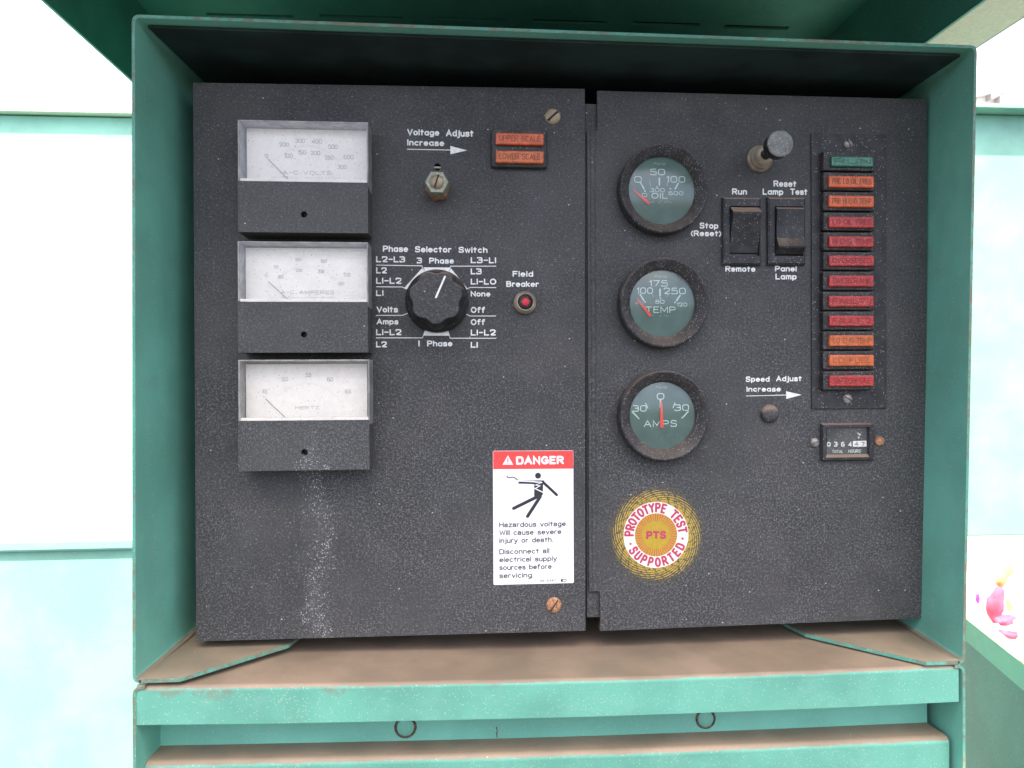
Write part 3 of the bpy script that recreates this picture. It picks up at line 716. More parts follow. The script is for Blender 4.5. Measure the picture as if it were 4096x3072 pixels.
# ---- meters --------------------------------------------------------------
Ym=-.020
def meter(z, fr, div, plate_, hole, name, label, texts, needle, unit_y, fine=None):
    x0,x1,z0,z1=qrect(z,*fr,Ym)
    zd=q(z,(fr[0]+fr[2])/2,div,Ym).z
    hc=q(z,*hole[:2],Ym); hr=hole[2]*msc(z,Ym)
    m=MB(); holed_plate(m,[(x0,zd),(x1,zd),(x1,z0),(x0,z0)],(hc.x,hc.z),hr,Ym,Ym+.006)
    xa,xb,za,zb=x0-.0001,x1+.0001,z0-.0001,zd
    v=[(x0,Ym,zd),(x1,Ym,zd),(x1,Ym,z0),(x0,Ym,z0),(xa,0,zd),(xb,0,zd),(xb,0,za),(xa,0,za)]
    m.add(v,[(0,4,5,1),(1,5,6,2),(2,6,7,3),(3,7,4,0)])
    body=m.build(name,'meter',lp,label)
    s=MB(); s.lathe(hc.x,hc.z,[(hr,Ym+.0055),(hr*.8,Ym+.0045),(hr*.05,Ym+.0043)],20); s.build('adjuster_screw','plastic',body)
    s=MB(); s.box(hc.x-hr*.1,hc.x+hr*.8,Ym+.0041,Ym+.005,hc.z-hr*.12,hc.z+hr*.12); s.build('adjuster_slot','slot',body)
    # clear cover: side walls, front pane
    e=.0011; c=MB()
    def bar(a0,a1,b0,b1,y0=Ym+.0004,y1=-.0003): c.box(a0,a1,y0,y1,b0,b1,bev=.0004)
    bar(x0,x0+e,zd+.0002,z1); bar(x1-e*.6,x1+.0003,zd-.0030,z1); bar(x0+e,x1-.0004,z1-e,z1)
    c.build('cover_wall','beige',body)
    c=MB(); c.box(x0+.0001,x1,Ym-.0002,Ym+.0010,zd+.0004,z1-.0001,bev=.0004); c.build('cover_pane','clear',body)
    c=MB(); c.box(x0+e,x1-e*.4,Ym+.0014,Ym+.0040,zd+.0003,zd+.0021); c.build('cover_lip','scale',body)
    t_=MB(); t_.box(x0+e+.0002,x1-.0006,-.0065,-.0055,zd+.0003,z1-e-.0002); t_.build('meter_tray','grey_tray',body)
    Yp=-.0085
    px0,px1,pz0,pz1=qrect(z,*plate_,Yp)
    t_=MB(); t_.box(px0,min(px1,x1-.0006),Yp,Yp+.001,zd+.0006,pz1); t_.build('scale_card','scale',body)
    t_=MB()
    for tx in texts: word(t_,z,tx[0],*tx[1:5],Y=Yp,wr=.17,gap=.24,mi=tx[5] if len(tx)>5 else 0)
    # scale arc with ticks
    if fine: 
        cx,cy,rx,ry,a0,a1=fine
        line(t_,z,[(cx+rx*math.cos(R(a)),cy-ry*math.sin(R(a))) for a in range(a0,a1+1,6)],2.5,Yp,mi=1)
        for i in range(25):
            a=a0+(a1-a0)*i/24; k_=1.08 if i%4==0 else 1.04
            line(t_,z,[(cx+rx*f*math.cos(R(a)),cy-ry*f*math.sin(R(a))) for f in (1,k_)],3,Yp,.0002,mi=1)
    t_.build('scale_print',['faint','faint2'],body)
    t_=MB(); a=q(z,*needle[0],Yp-.002); b=q(z,*needle[1],Yp-.002); t_.ribbon([(a.x,a.z),(b.x,b.z)],.00042,Yp-.002,h=.0002); t_.build('needle','needle_dark',body)
    return body
meter('A',(150,125,1692,1452),850,(260,230,1690,828),(935,1237,37),'voltmeter','white-faced AC volts meter, topmost of the three meters',
  [('0',480,512,572,518),('200',643,760,433,383),('300',832,948,390,337),('400',1030,1150,398,345),('500',1222,1337,462,408),('600',1405,1525,585,530),
   ('100',703,805,570,515),('150',865,960,528,475),('200',1013,1130,535,482),('250',1180,1290,590,540),('300',1330,1445,700,648),('0',545,570,685,655,1),
   ('A-C VOLTS',680,1260,768,720,0),('POTENTIAL TRANSFORMER',570,1370,812,795,1)],((510,580),(768,840)),0,(970,880,470,450,38,142))
meter('C',(167,85,1895,1560),889,(275,175,1885,862),(1045,1322,40),'ammeter','white-faced AC amperes meter, middle one of the three meters',
  [('0',530,565,560,515),('50',650,712,445,400),('100',930,1012,350,305),('150',1268,1350,372,325),('200',1570,1665,552,505),
   ('100',700,780,580,535),('200',935,1030,490,445),('300',1228,1318,508,462),('400',1495,1585,668,622),
   ('A-C AMPERES',735,1450,785,735,0),('CURRENT TRANSFORMER',760,1440,838,820,1)],((575,618),(868,887)),0,(1085,960,520,540,42,138))
meter('D',(168,122,1840,1537),904,(268,180,1815,876),(1013,1307,40),'frequency_meter','white-faced hertz meter, lowest of the three meters',
  [('45',472,540,557,500),('50',722,805,400,345),('55',1028,1102,345,288),('60',1302,1382,403,348),('65',1533,1610,555,502),
   ('HERTZ',893,1205,757,715,0)],((520,625),(800,892)),0,(1050,950,500,520,42,138))

# ---- print on the left panel ----------------------------------------------
def legend(z, items, parent, label, wr=.21):
    m=MB()
    for it in items: word(m,z,*it,wr=wr)
    return m.build('lettering','printw',parent,label)
def arrow(z, a, b, h, parent):
    m=MB(); line(m,z,[a,b],9); poly(m,z,h,lift=.00018); return m.build('arrow','printw',parent,'white arrow printed on the panel')
legend('E',[('Voltage',190,545,338,267),('Adjust',618,925,350,275),('Increase',190,600,452,383)],lp,'white lettering reading Voltage Adjust Increase')
arrow('E',(192,489),(672,498),[(667,453),(668,545),(852,501)],lp)
B_items=[('Phase',225,505,243,173),('Selector',580,985,249,180),('Switch',1062,1383,253,187),
 ('L2-L3',150,472,358,290),('3',600,658,370,305),('Phase',737,1012,373,307),('L3-LI',1197,1478,368,300),
 ('L2',150,270,481,413),('L3',1197,1318,491,424),('LI-L2',150,432,596,527),('LI-LO',1197,1480,604,537),
 ('LI',150,232,730,665),('None',1197,1414,737,675),('Volts',155,392,912,845),('Off',1197,1357,917,850),
 ('Amps',155,398,1045,982),('Off',1197,1357,1052,985),('LI-L2',150,432,1164,1096),('LI-L2',1197,1475,1168,1100),
 ('L2',150,270,1298,1232),('I',618,634,1287,1220),('Phase',715,995,1288,1222),('LI',1197,1275,1302,1237)]
legend('B',B_items,lp,'white lettering of the phase selector switch positions around the knob')
m=MB()
for pts in ([(153,388),(655,396),(668,425),(690,470)],[(1475,400),(975,400),(950,465)],[(153,628),(440,630),(485,652)],[(1475,637),(1190,635),(1150,655)],
            [(153,944),(440,944),(500,921)],[(1475,951),(1190,951),(1143,930)],[(153,1193),(663,1193),(690,1120)],[(1475,1197),(970,1197),(945,1115)]):
    line(m,'B',pts,8.5,lift=.00019)
poly(m,'B',[(656,425),(684,462),(640,490),(575,545),(520,625),(488,658),(463,640)])
poly(m,'B',[(678,413),(964,415),(948,470),(900,480),(740,480),(694,467)])
poly(m,'B',[(976,422),(1166,652),(1146,660),(1080,560),(1010,495),(956,466)])
poly(m,'B',[(692,1108),(947,1108),(965,1169),(678,1168)])
m.build('selector_lines','printw',lp,'white leader lines and bands printed around the selector knob')
legend('B',[('Field',1660,1888,518,453),('Breaker',1590,1950,630,565)],lp,'white lettering reading Field Breaker')

# ---- phase selector knob ----------------------------------------------------
c=q('B',826,788,-.001); rk=346*msc('B',-.001); h=-.024
c2=q('Q',792,785,h); rk2=592*msc('Q',h)
m=MB(); m.lathe(c.x,c.z,[(rk*.985,0),(rk,-.001),(rk,-.003),(rk*.965,-.0042),(rk*.8,-.0048)],64,0,True,True)
kn=m.build('selector_knob','knob_side',lp,'black fluted phase selector knob with a white pointer line')
flute=lambda a: 1-.115*(.5+.5*math.cos(7*(a+math.pi/2)+math.pi))**1.6
m=MB(); m.lathe(c.x,c.z,[(rk*.90,-.0044),(rk*.93,-.010),(rk2*.995,h+.0022)],112,0,True,False,sq=flute)
m.build('grip','knob_side',kn)
m=MB(); m.lathe(c.x,c.z,[(rk2*.995,h+.0021),(rk2*.985,h+.0004),(rk2*.96,h),(rk2*.5,h-.00003)],112,0,False,True,sq=flute)
m.build('knob_face','knob',kn)
m=MB(); a=q('B',812,745,h-.0003); b=q('B',912,515,h-.0003)
# pointer kept to the knob's real centre line
m.ribbon([(a.x,a.z),(b.x,b.z)],20*msc('B',h),h-.0003,h=.0001); m.build('pointer_line','ringwhite',kn)

# ---- field breaker -----------------------------------------------------------
c=q('B',1801,797,-.005); s_=msc('B',-.005)
m=MB(); m.lathe(c.x,c.z,[(126*s_,0),(126*s_,-.003),(120*s_,-.0042),(104*s_,-.0045),(100*s_,-.0065),(92*s_,-.0068),(84*s_,-.0060),(82*s_,-.003)],48,0,True,False)
fb=m.build('breaker_button','ring',lp,'round field breaker with a dull brass ring and red centre button')
m=MB(); m.lathe(c.x,c.z,[(83*s_,-.0028),(82*s_,-.0042),(60*s_,-.0046),(20*s_,-.0046)],40,0,True,True); m.build('button_collar','plastic',fb)
m=MB(); m.lathe(c.x,c.z,[(44*s_,-.0045),(44*s_,-.0058),(41*s_,-.0064),(10*s_,-.0065)],32,0,True,True); m.build('red_button','redbutton',fb)

# ---- twin scale lamp -----------------------------------------------------------
def lens(z, rect, Y, h, mat, parent, txt=None, tmat='lenstext', rot=0):
    x0,x1,z0,z1=qrect(z,*rect,Y-h)
    m=MB(); m.box(x0,x1,Y-h,Y+.001,z0,z1,bev=.0009); o=m.build('lens',mat,parent)
    if txt:
        t_=MB(); w_=x1-x0; hh=z1-z0
        strokes(t_,txt,x0+w_*.07,x1-w_*.07,z0+hh*.27,hh*.50,hh*.075,Y-h-.00006,.22); t_.build('lens_print',tmat,parent)
    return o
x0,x1,z0,z1=qrect('E',1122,275,1738,688,-.0045)
m=MB(); m.box(x0,x1,-.0045,.0,z0,z1,bev=.0010); sl=m.build('scale_lamp','plastic',lp,'black block with two orange lamps reading UPPER SCALE and LOWER SCALE')
lens('E',(1168,308,1702,438),-.0045,.0028,'orange',sl,'UPPER SCALE'); lens('E',(1168,503,1702,640),-.0045,.0028,'orange2',sl,'LOWER SCALE')

# ---- voltage adjust nut ------------------------------------------------------------
def hexpts(cx,cz,r,rot=0): return [(cx+r*math.cos(R(60*i+rot)), cz+r*math.sin(R(60*i+rot))) for i in range(6)]
yn=-.0195; c=q('E',518,851,yn); rn=136*msc('E',yn)
m=MB(); m.prism(hexpts(c.x,c.z,rn*1.03,12),-.008,0); m.build('lock_nut','rusty',lp,'rust-brown lock nut behind the voltage adjust nut')
m=MB()
m.lathe(c.x,c.z,[(rn*.93,-.0078),(rn*1.0,-.0086),(rn,yn+.0012),(rn*.93,yn),(rn*.60,yn)],6,0,False,False)
m.lathe(c.x,c.z,[(rn*.60,yn),(rn*.57,yn+.001),(rn*.3,yn+.001)],24,0,True,True)
nut=m.build('adjust_nut','zinc',lp,'yellow-green hex nut of the voltage adjust control')
rs=78*msc('E',yn); m=MB(); m.lathe(c.x,c.z,[(rs,yn+.001),(rs,yn-.0008),(rs*.86,yn-.0022),(rs*.5,yn-.0029),(rs*.04,yn-.0031)],28)
m.build('shaft_end','brass',nut)
m=MB(); ca,sa=math.cos(R(72)),math.sin(R(72)); m.prism([(c.x+ca*a-sa*b,c.z+sa*a+ca*b) for a,b in ((-rs*.9,-rs*.1),(rs*.9,-rs*.1),(rs*.9,rs*.1),(-rs*.9,rs*.1))],yn-.0032,yn); m.build('slot','slot',nut)

slotscrew(lp,'E',1802,122,88,'brass',42,name='panel_screw',label='pale brass slotted screw near the top right corner of the left panel',slotw=.26)
slotscrew(lp,'F',710,1485,69,'rusty',55,name='panel_screw',label='rusty brown slotted screw below the danger sticker')

# ---- danger sticker --------------------------------------------------------------
ys=-.00022
dq=[q('F',x,y,ys) for x,y in ((160,97),(882,93),(886,1282),(166,1300))]
ds=MB(); ds.prism([(p.x,p.z) for p in rounded([Vector((p.x,p.z,0)) for p in dq],.0009,3) for p in [Vector((p[0],0,p[1]))]],ys,-.00002)
dst=ds.build('danger_sticker','sticker',lp,'white and red danger sticker with a shocked figure and hazardous voltage warning')
m=MB(); poly(m,'F',[(163,100),(880,96),(882,257),(163,262)],ys,.00003,.00002); m.build('red_band','stickerred',dst)
m=MB()
def ftx(t_,x0,x1,base,cap,bold,lift=.00005,mi=0):
    a=q('F',x0,base,ys-lift); b=q('F',x1,base,ys-lift); c_=q('F',(x0+x1)/2,cap,ys-lift); d_=q('F',(x0+x1)/2,base,ys-lift)
    fonttext(m,t_,a.x,b.x,d_.z,c_.z-d_.z,ys-lift,bold,mi)
word(m,'F','DANGER',368,798,220,144,Y=ys,wr=.25,gap=.30,lift=.00006)
poly(m,'F',[(295,138),(247,222),(343,222)],ys,.00005,.00001)
m.build('danger_word','sticker',dst)
m=MB(); line(m,'F',[(295,165),(295,196)],9,ys,.00008); disc(m,'F',295,210,5,ys,.00008); m.build('exclamation_mark','stickerred',dst)
m=MB()
for t_,x0,x1,b_ in (('Hazardous voltage.',217,828,778),('Will cause severe',218,775,849),('injury or death.',218,700,920),('Disconnect all',218,667,1020),
                    ('electrical supply',218,735,1090),('sources before',218,688,1161),('servicing.',218,525,1236)): word(m,'F',t_.replace('a','@'),x0,x1,b_+1,b_-46,Y=ys,wr=.175,lift=.00006,gap=.22)
word(m,'F','98-5387',582,727,1270,1251,Y=ys,wr=.17,lift=.00006,gap=.3)
line(m,'F',[(772,1251),(812,1249),(820,1259),(812,1268),(772,1268)],6,ys,.00005,closed=True)
poly(m,'F',[(770,1250),(790,1250),(786,1269),(770,1269)],ys,.00007,.00001)
m.build('warning_text','ink',dst)
m=MB(); L=.00005
disc(m,'F',565,320,27,ys,L,24)
poly(m,'F',[(532,392),(611,400),(608,492),(582,515),(530,505)],ys,L,.00001)
poly(m,'F',[(410,363),(622,362),(610,400),(532,395),(392,392),(386,380),(600,384),(600,374)],ys,L+.00001,.00001)
def limb(a,b,wd,k): line(m,'F',[a,b],wd,ys,L+.00001*k)
limb((612,380),(733,492),25,2); limb((560,508),(345,614),29,3); limb((585,508),(471,685),30,4); limb((398,381),(535,388),17,5)
line(m,'F',[(286,325),(295,337),(312,338),(335,333),(352,336),(366,346),(382,358)],9,ys,L)
m.build('shocked_figure','ink',dst)
m=MB(); line(m,'F',[(412,368),(520,372),(600,382),(542,404),(582,411),(538,436),(612,470)],9,ys,.00013); m.build('lightning_bolt','sticker',dst)

# ================================================================== right panel: gauges
def gauge(z, outer_, inner_, name, label, prn, need, hinge=None):
    """outer_/inner_: (cx,cy,r) in zoom units of the front rim and of the glass"""
    yr=-.0105; yg=-.0050; yd=-.0030
    c=q(z,outer_[0],outer_[1],yr); ro=outer_[2]*msc(z,yr)*1.03
    ci=q(z,inner_[0],inner_[1],yg); ri=inner_[2]*msc(z,yg)*1.035
    cx=(c.x+ci.x)/2; cz=(c.z+ci.z)/2
    m=MB(); m.lathe(cx,cz,[(ro*1.0,0),(ro*1.01,-.004),(ro*1.0,yr+.0015),(ro*.975,yr),(ro*.94,yr+.0002),(ri*1.06,yg-.0004),(ri*.99,yg),(ri*.99,yd+.001)],72,0,True,False)
    b=m.build(name,'bezel',rp,label)
    m=MB(); m.lathe(cx,cz,[(ri*1.0,yd),(ri*.9,yd),(ri*.02,yd)],48,0,False,True); m.build('dial','dial',b)
    m=MB()
    for it in prn.get('t',()): word(m,z,*it[:5],Y=yd,wr=it[5],gap=.24,mi=0,slant=it[6] if len(it)>6 else 0)
    for a,b_,wd in prn.get('l',()): line(m,z,[a,b_],wd,yd)
    for d in prn.get('d',()): disc(m,z,*d,yd)
    for it in prn.get('f',()): word(m,z,*it[:5],Y=yd,wr=it[5],gap=.2,mi=1,slant=it[6] if len(it)>6 else 0)
    for a,b_,wd in prn.get('fl',()): line(m,z,[a,b_],wd,yd,mi=1)
    m.build('dial_print',['dialprint','dialfaint'],b)
    yn_=yd-.0009; tip,tail,w0,w1=need
    a=q(z,*tip,yn_); e=q(z,*tail,yn_); d=Vector((e.x-a.x,e.z-a.z)).normalized(); nn=Vector((-d.y,d.x)); s0=w0*msc(z,yn_)/2; s1=w1*msc(z,yn_)/2
    m=MB(); m.prism([(a.x+nn.x*s0,a.z+nn.y*s0),(e.x+nn.x*s1,e.z+nn.y*s1),(e.x-nn.x*s1,e.z-nn.y*s1),(a.x-nn.x*s0,a.z-nn.y*s0)],yn_,yn_+.0003); m.build('needle','needle_red',b)
    m=MB(); m.lathe(cx,cz,[(ri*1.0,yg+.0003),(ri*.98,yg),(ri*.02,yg-.0002)],48,0,True,True); m.build('glass','glass',b)
    return b
gauge('G',(880,875,672),(878,907,508),'oil_gauge','round oil pressure gauge reading below zero, topmost of the three round gauges',
 dict(t=[('50',680,905,682,585,.13),('0',442,555,795,695,.13),('100',930,1210,793,695,.13),('300',680,900,936,877,.15),('0',557,634,1012,953,.15),('600',960,1180,983,924,.15),('OIL',700,945,1037,946,.15)],
  l=[((540,800),(590,890),22),((820,727),(820,828),24),((1105,802),(1058,888),22)],d=[(603,920,14),(786,858,13),(985,886,12)],
  f=[('Faria',728,902,530,487,.16,.25),('PSI',665,745,1100,1072,.18),('kPa',897,1000,1100,1072,.18)],fl=[((668,768),(692,845),14),((950,770),(935,845),14),((805,1108),(850,1065),9)]),
 ((428,900),(668,1110),18,48))
gauge('H',(850,830,645),(845,845,478),'temperature_gauge','round temperature gauge, middle one of the three round gauges',
 dict(t=[('175',640,905,598,508,.13),('100',462,692,705,612,.13),('250',848,1165,710,616,.13),('80',727,858,846,790,.15),('120',1040,1185,888,832,.15),('TEMP',585,1018,980,888,.13)],
  l=[((508,715),(560,800),20),((795,637),(793,735),22),((1083,727),(1033,803),20)],d=[(578,822,12),(799,768,12),(1012,828,12)],
  f=[('Faria',708,885,475,438,.16,.25),('~F',660,712,1030,1008,.18),('~C',850,915,1035,1010,.18),('40',430,550,860,805,.15)],fl=[((685,712),(697,742),12),((905,717),(893,748),12),((790,1035),(815,1010),8)]),
 ((460,775),(658,1025),18,46))
gauge('I',(857,808,652),(842,805,482),'ammeter_gauge','round charge ammeter gauge with its needle upright on zero, lowest of the three round gauges',
 dict(t=[('0',748,855,572,478,.13),('30',402,600,745,652,.13),('30',1003,1212,734,640,.13),('AMPS',560,1038,966,870,.13)],
  l=[((800,582),(800,680),22),((392,745),(470,826),20),((1200,742),(1132,820),20),((585,624),(618,695),13),((1010,617),(982,690),13)],d=[(485,843,12),(1113,833,12)],
  f=[('Faria',728,885,410,374,.16,.25)],fl=[]),
 ((816,598),(820,978),22,56))

# ---- prototype test sticker --------------------------------------------------------
yp=-.00012; c=q('J',775,828,yp); sj=msc('J',yp)
Rr=[x*sj for x in (640,465,305,190)]
def annulus(mb, r0_, r1_, y, n=72, mi=0):
    vs=[]
    for i in range(n):
        a=2*math.pi*i/n; vs += [(c.x+r0_*math.cos(a),y,c.z+r0_*math.sin(a)),(c.x+r1_*math.cos(a),y,c.z+r1_*math.sin(a))]
    mb.add(vs,[(2*i,2*((i+1)%n),2*((i+1)%n)+1,2*i+1)[::-1] for i in range(n)],mi)
oc=q('J',785,828,yp)
m=MB(); m.lathe(oc.x,oc.z,[(690*sj,yp+.00003),(688*sj,yp),(400*sj,yp)],72,0,False,True)
st=m.build('test_sticker',decal_ring(oc.x,oc.z,465*sj,690*sj),rp,'round gold and white sticker reading PROTOTYPE TEST SUPPORTED around PTS')
m=MB(); annulus(m,Rr[2],Rr[1],yp-.00003); m.build('white_ring','ringwhite',st)
m=MB()
for k_ in range(7): 
    r__=Rr[2]+(Rr[1]-Rr[2])*(.16+.105*k_); annulus(m,r__,r__+3.0*sj,yp-.00006)
m.build('ring_lines',flat('pale_pink_line',(.68,.45,.50)),st)
m=MB(); m.lathe(c.x,c.z,[(Rr[2]*1.001,yp-.00001),(Rr[2]*.98,yp-.00004),(Rr[2]*.1,yp-.00004)],64,0,False,True); m.build('gold_centre','gold',st)
m=MB()
for k_ in range(48):
    a=2*math.pi*k_/48+.03; w0=.020; w1=.032; r1_,r2_=(Rr[3]*1.02,Rr[2]*.97)
    m.add([(c.x+r*math.cos(b),yp-.00007,c.z+r*math.sin(b)) for r,b in ((r1_,a-w0),(r2_,a-w1),(r2_,a+w1),(r1_,a+w0))],[(0,1,2,3)])
m.build('sun_rays',flat('red_ray',(.48,.11,.06)),st)
def arctext(mb, txt, rad, H, a0, a1, y, flip=False, wr=.27):
    n=len(txt); 
    for i,ch in enumerate(txt):
        a=R(a0+(a1-a0)*i/(n-1))
        for k_,s_ in enumerate(GL[ch][1]):
            cl=s_[-1] is None; pts=[]
            for p in s_:
                if p is None: continue
                lx=(p[0]-GL[ch][0]/2)*H*.80; ly=(p[1]-.5)*H
                if not flip: rr_=rad+ly; aa=a-lx/rad
                else: rr_=rad-ly; aa=a+lx/rad
                pts.append((c.x+rr_*math.cos(aa), c.z+rr_*math.sin(aa)))
            mb.ribbon(pts,H*wr,y-k_*2e-6,closed=cl,h=.00002)
m=MB(); rad=(Rr[1]+Rr[2])/2; H=(Rr[1]-Rr[2])*.70
arctext(m,'PROTOTYPE TEST',rad,H,176,9,yp-.0001); arctext(m,'SUPPORTED',rad,H,213,334,yp-.0001,True)
for a in (198,351):
    cx_,cz_=c.x+rad*math.cos(R(a)),c.z+rad*math.sin(R(a)); m.prism([(cx_+18*sj*math.cos(R(30*i)),cz_+18*sj*math.sin(R(30*i))) for i in range(12)],yp-.0001,yp-.00005)
word(m,'J','PTS',640,915,885,772,Y=yp,wr=.26,gap=.3,lift=.0001)
m.build('ring_lettering','maroon',st)

# ---- pull knob -----------------------------------------------------------------
cb=q('K',845,322,0); sb=msc('K'); hk=-.034; ck=q('K',1021,226,hk); rk_=143*msc('K',hk)
cx,cz=(cb.x+ck.x)/2,(cb.z+ck.z)/2
m=MB(); m.lathe(cx,cz,[(140*sb,0),(140*sb,-.0016),(128*sb,-.0026),(120*sb,-.0028),(120*sb,-.0045),(106*sb,-.0055),(98*sb,-.0058),(98*sb,-.010),(60*sb,-.011)],44,0,True,True)
pk=m.build('pull_knob','ring',rp,'grey push-pull knob standing out on a dusty brown threaded collar')
m=MB(); m.lathe(cx,cz,[(55*sb,-.0108),(55*sb,hk+.010),(rk_*.80,hk+.008)],32,0,True,False); m.build('stem','plastic',pk)
m=MB(); m.lathe(cx,cz,[(rk_*.80,hk+.009),(rk_*.98,hk+.0075),(rk_,hk+.001)],44,0,True,False)
m.lathe(cx,cz,[(rk_,hk+.001),(rk_*.97,hk+.0002),(rk_*.9,hk),(rk_*.05,hk-.0002)],44,1,True,True); m.build('cap',['plastic','knobtop'],pk)

# ---- rocker switches ---------------------------------------------------------------
def rocker(fr, op, prof, label):
    x0,x1,z0,z1=qrect('K',*fr,-.003); a0,a1,b0,b1=qrect('K',*op,-.003)
    m=MB(); yf=-.0035; e=.0012
    def ring(r,y): return [(r[0],y,r[3]),(r[1],y,r[3]),(r[1],y,r[2]),(r[0],y,r[2])]
    rings=[ring((x0,x1,z0,z1),0.0),ring((x0,x1,z0,z1),yf+.001),ring((x0+e,x1-e,z0+e,z1-e),yf),ring((a0,a1,b0,b1),yf),ring((a0,a1,b0,b1),.002)]
    vs=[v for r in rings for v in r]; m.add(vs,[(4*j+i,4*(j+1)+i,4*(j+1)+(i+1)%4,4*j+(i+1)%4) for j in range(4) for i in range(4)])
    o=m.build('rocker_switch','plastic',rp,label)
    m=MB(); m.box(a0,a1,.0018,.0025,b0,b1); m.build('switch_well','dark',o)
    m=MB(); g_=.0006; xs=(a0+g_,a1-g_); H=b1-b0; vs=[]
    for x in xs: vs += [(x,y,b1-f*H) for f,y in prof]
    k=len(prof); m.add(vs,[(j,j+1,k+j+1,k+j)[::-1] for j in range(k-1)])
    m.add([(x,.0015,b1-f*H) for x in xs for f,y in prof],[])
    base=len(m.v)-2*k
    m.f += [(j,j+1,base+j+1,base+j) for j in range(k-1)]+[(k+j,base+k+j,base+k+j+1,k+j+1) for j in range(k-1)]; m.m += [0]*(2*(k-1)); m.sm += [False]*(2*(k-1))
    m.build('rocker','plastic',o)
    return o
rocker((447,752,838,1450),(512,842,822,1357),[(.02,.001),(.025,-.0035),(.15,-.0090),(.19,-.0094),(.35,-.0070),(.6,-.0042),(.8,-.0026),(.93,-.0018),(.95,.001)],'black rocker switch between Run and Remote with its top end out')
rocker((915,752,1300,1450),(980,845,1275,1360),[(.02,.001),(.025,-.0040),(.07,-.0062),(.11,-.0066),(.4,-.0052),(.65,-.0056),(.83,-.0088),(.86,-.0084),(.96,-.0035),(.975,.001)],'black rocker switch between Lamp Test and Panel Lamp with its bottom end out')
legend('K',[('Run',540,695,723,658)],rp,'white lettering reading Run')
legend('K',[('Reset',970,1208,642,576),('Lamp',857,1072,725,660),('Test',1142,1322,726,660)],rp,'white lettering reading Reset Lamp Test')
legend('K',[('Stop',203,398,1075,1012),('(Reset)',112,428,1154,1094)],rp,'white lettering reading Stop (Reset)')
legend('K',[('Remote',470,782,1523,1462)],rp,'white lettering reading Remote')
legend('K',[('Panel',985,1210,1520,1460),('Lamp',990,1210,1603,1541)],rp,'white lettering reading Panel Lamp')
legend('N',[('Speed',262,564,277,207),('Adjust',645,970,270,200),('Increase',272,705,401,335)],rp,'white lettering reading Speed Adjust Increase')
arrow('N',(270,455),(778,442),[(773,395),(775,493),(968,440)],rp)

# ---- warning lamp column ------------------------------------------------------------
x0=q('L',118,800,0).x; x1=q('M',980,800,0).x; zt_=q('L',525,105,0).z; zb_=q('M',550,1587,0).z
m=MB(); m.box(x0,x1,-.0012,0,zb_,zt_,bev=.0004); m.build('lamp_plate','plastic',rp,'black mounting plate behind the column of warning lamps')
LP=[('L',285,510,(350,345,815,460),'greenl','RUN','lenstext_g','green lamp at the top of the column'),
 ('L',520,728,(322,560,825,690),'orange','PRE LO OIL PRES','lenstext','second lamp from the top, orange'),
 ('L',735,952,(322,778,825,908),'orange','PRE HI ENG TEMP','lenstext','third lamp from the top, orange'),
 ('L',963,1172,(325,1012,822,1135),'red','LO OIL PRES','lenstext_r','fourth lamp from the top, highest of the red ones'),
 ('L',1183,1392,(325,1228,822,1350),'red','HI ENG TEMP','lenstext_r','fifth lamp from the top, red'),
 ('L',1400,1607,(325,1442,825,1560),'red','OVERSPEED','lenstext_r','sixth lamp from the top, red'),
 ('M',13,235,(338,60,848,190),'red','OVERCRANK','lenstext_r','seventh lamp from the top, red'),
 ('M',244,462,(335,295,850,420),'red','FAULT I','lenstext_r','eighth lamp from the top, red'),
 ('M',470,690,(340,520,850,643),'red','FAULT 2','lenstext_r','ninth lamp from the top, red above the amber ones'),
 ('M',698,915,(340,745,850,872),'orange2','LO ENG TEMP','lenstext','tenth lamp from the top, amber reading LO ENG TEMP'),
 ('M',924,1143,(340,970,850,1100),'orange2','LO FUEL','lenstext','eleventh lamp from the top, amber'),
 ('M',1155,1377,(340,1205,850,1332),'red','SWITCH OFF','lenstext_r','red lamp at the bottom of the column')]
for z,y0,y1,rc,mat,tx,tm,lab in LP:
    Yh=-.0062; X0=265 if z=='M' else 260; X1=858 if z=='M' else 832
    a0,a1,b0,b1=qrect(z,X0,y0+5,X1,y1-5,Yh)
    m=MB(); m.box(a0,a1,Yh,-.0005,b0,b1,bev=.0008); o=m.build('warning_lamp','bezel',rp,lab)
    lens(z,rc,Yh,.0022,mat,o,tx,tm)
slotscrew(rp,'L',538,205,52,'steel',-60,Y=-.0012,name='plate_screw',label='small domed screw above the green lamp',slotw=.2,dome=.0009)
slotscrew(rp,'M',553,1474,57,'steel',-32,Y=-.0012,name='plate_screw',label='small grey slotted screw below the lowest lamp',slotw=.2)

# ---- speed adjust plug -----------------------------------------------------------------
c=q('N',572,678,-.002); r_=119*msc('N',-.002)
m=MB(); m.lathe(c.x,c.z,[(r_,0),(r_,-.0012),(r_*.93,-.0026),(r_*.7,-.0036),(r_*.35,-.0042),(r_*.04,-.0044)],40)
m.build('hole_plug',simple('dusty_plug',(.050,.046,.044),.6,dust=.8,lo=.08,hi=.42,speck=.4),rp,'domed black plug button with brown dust on its upper half')

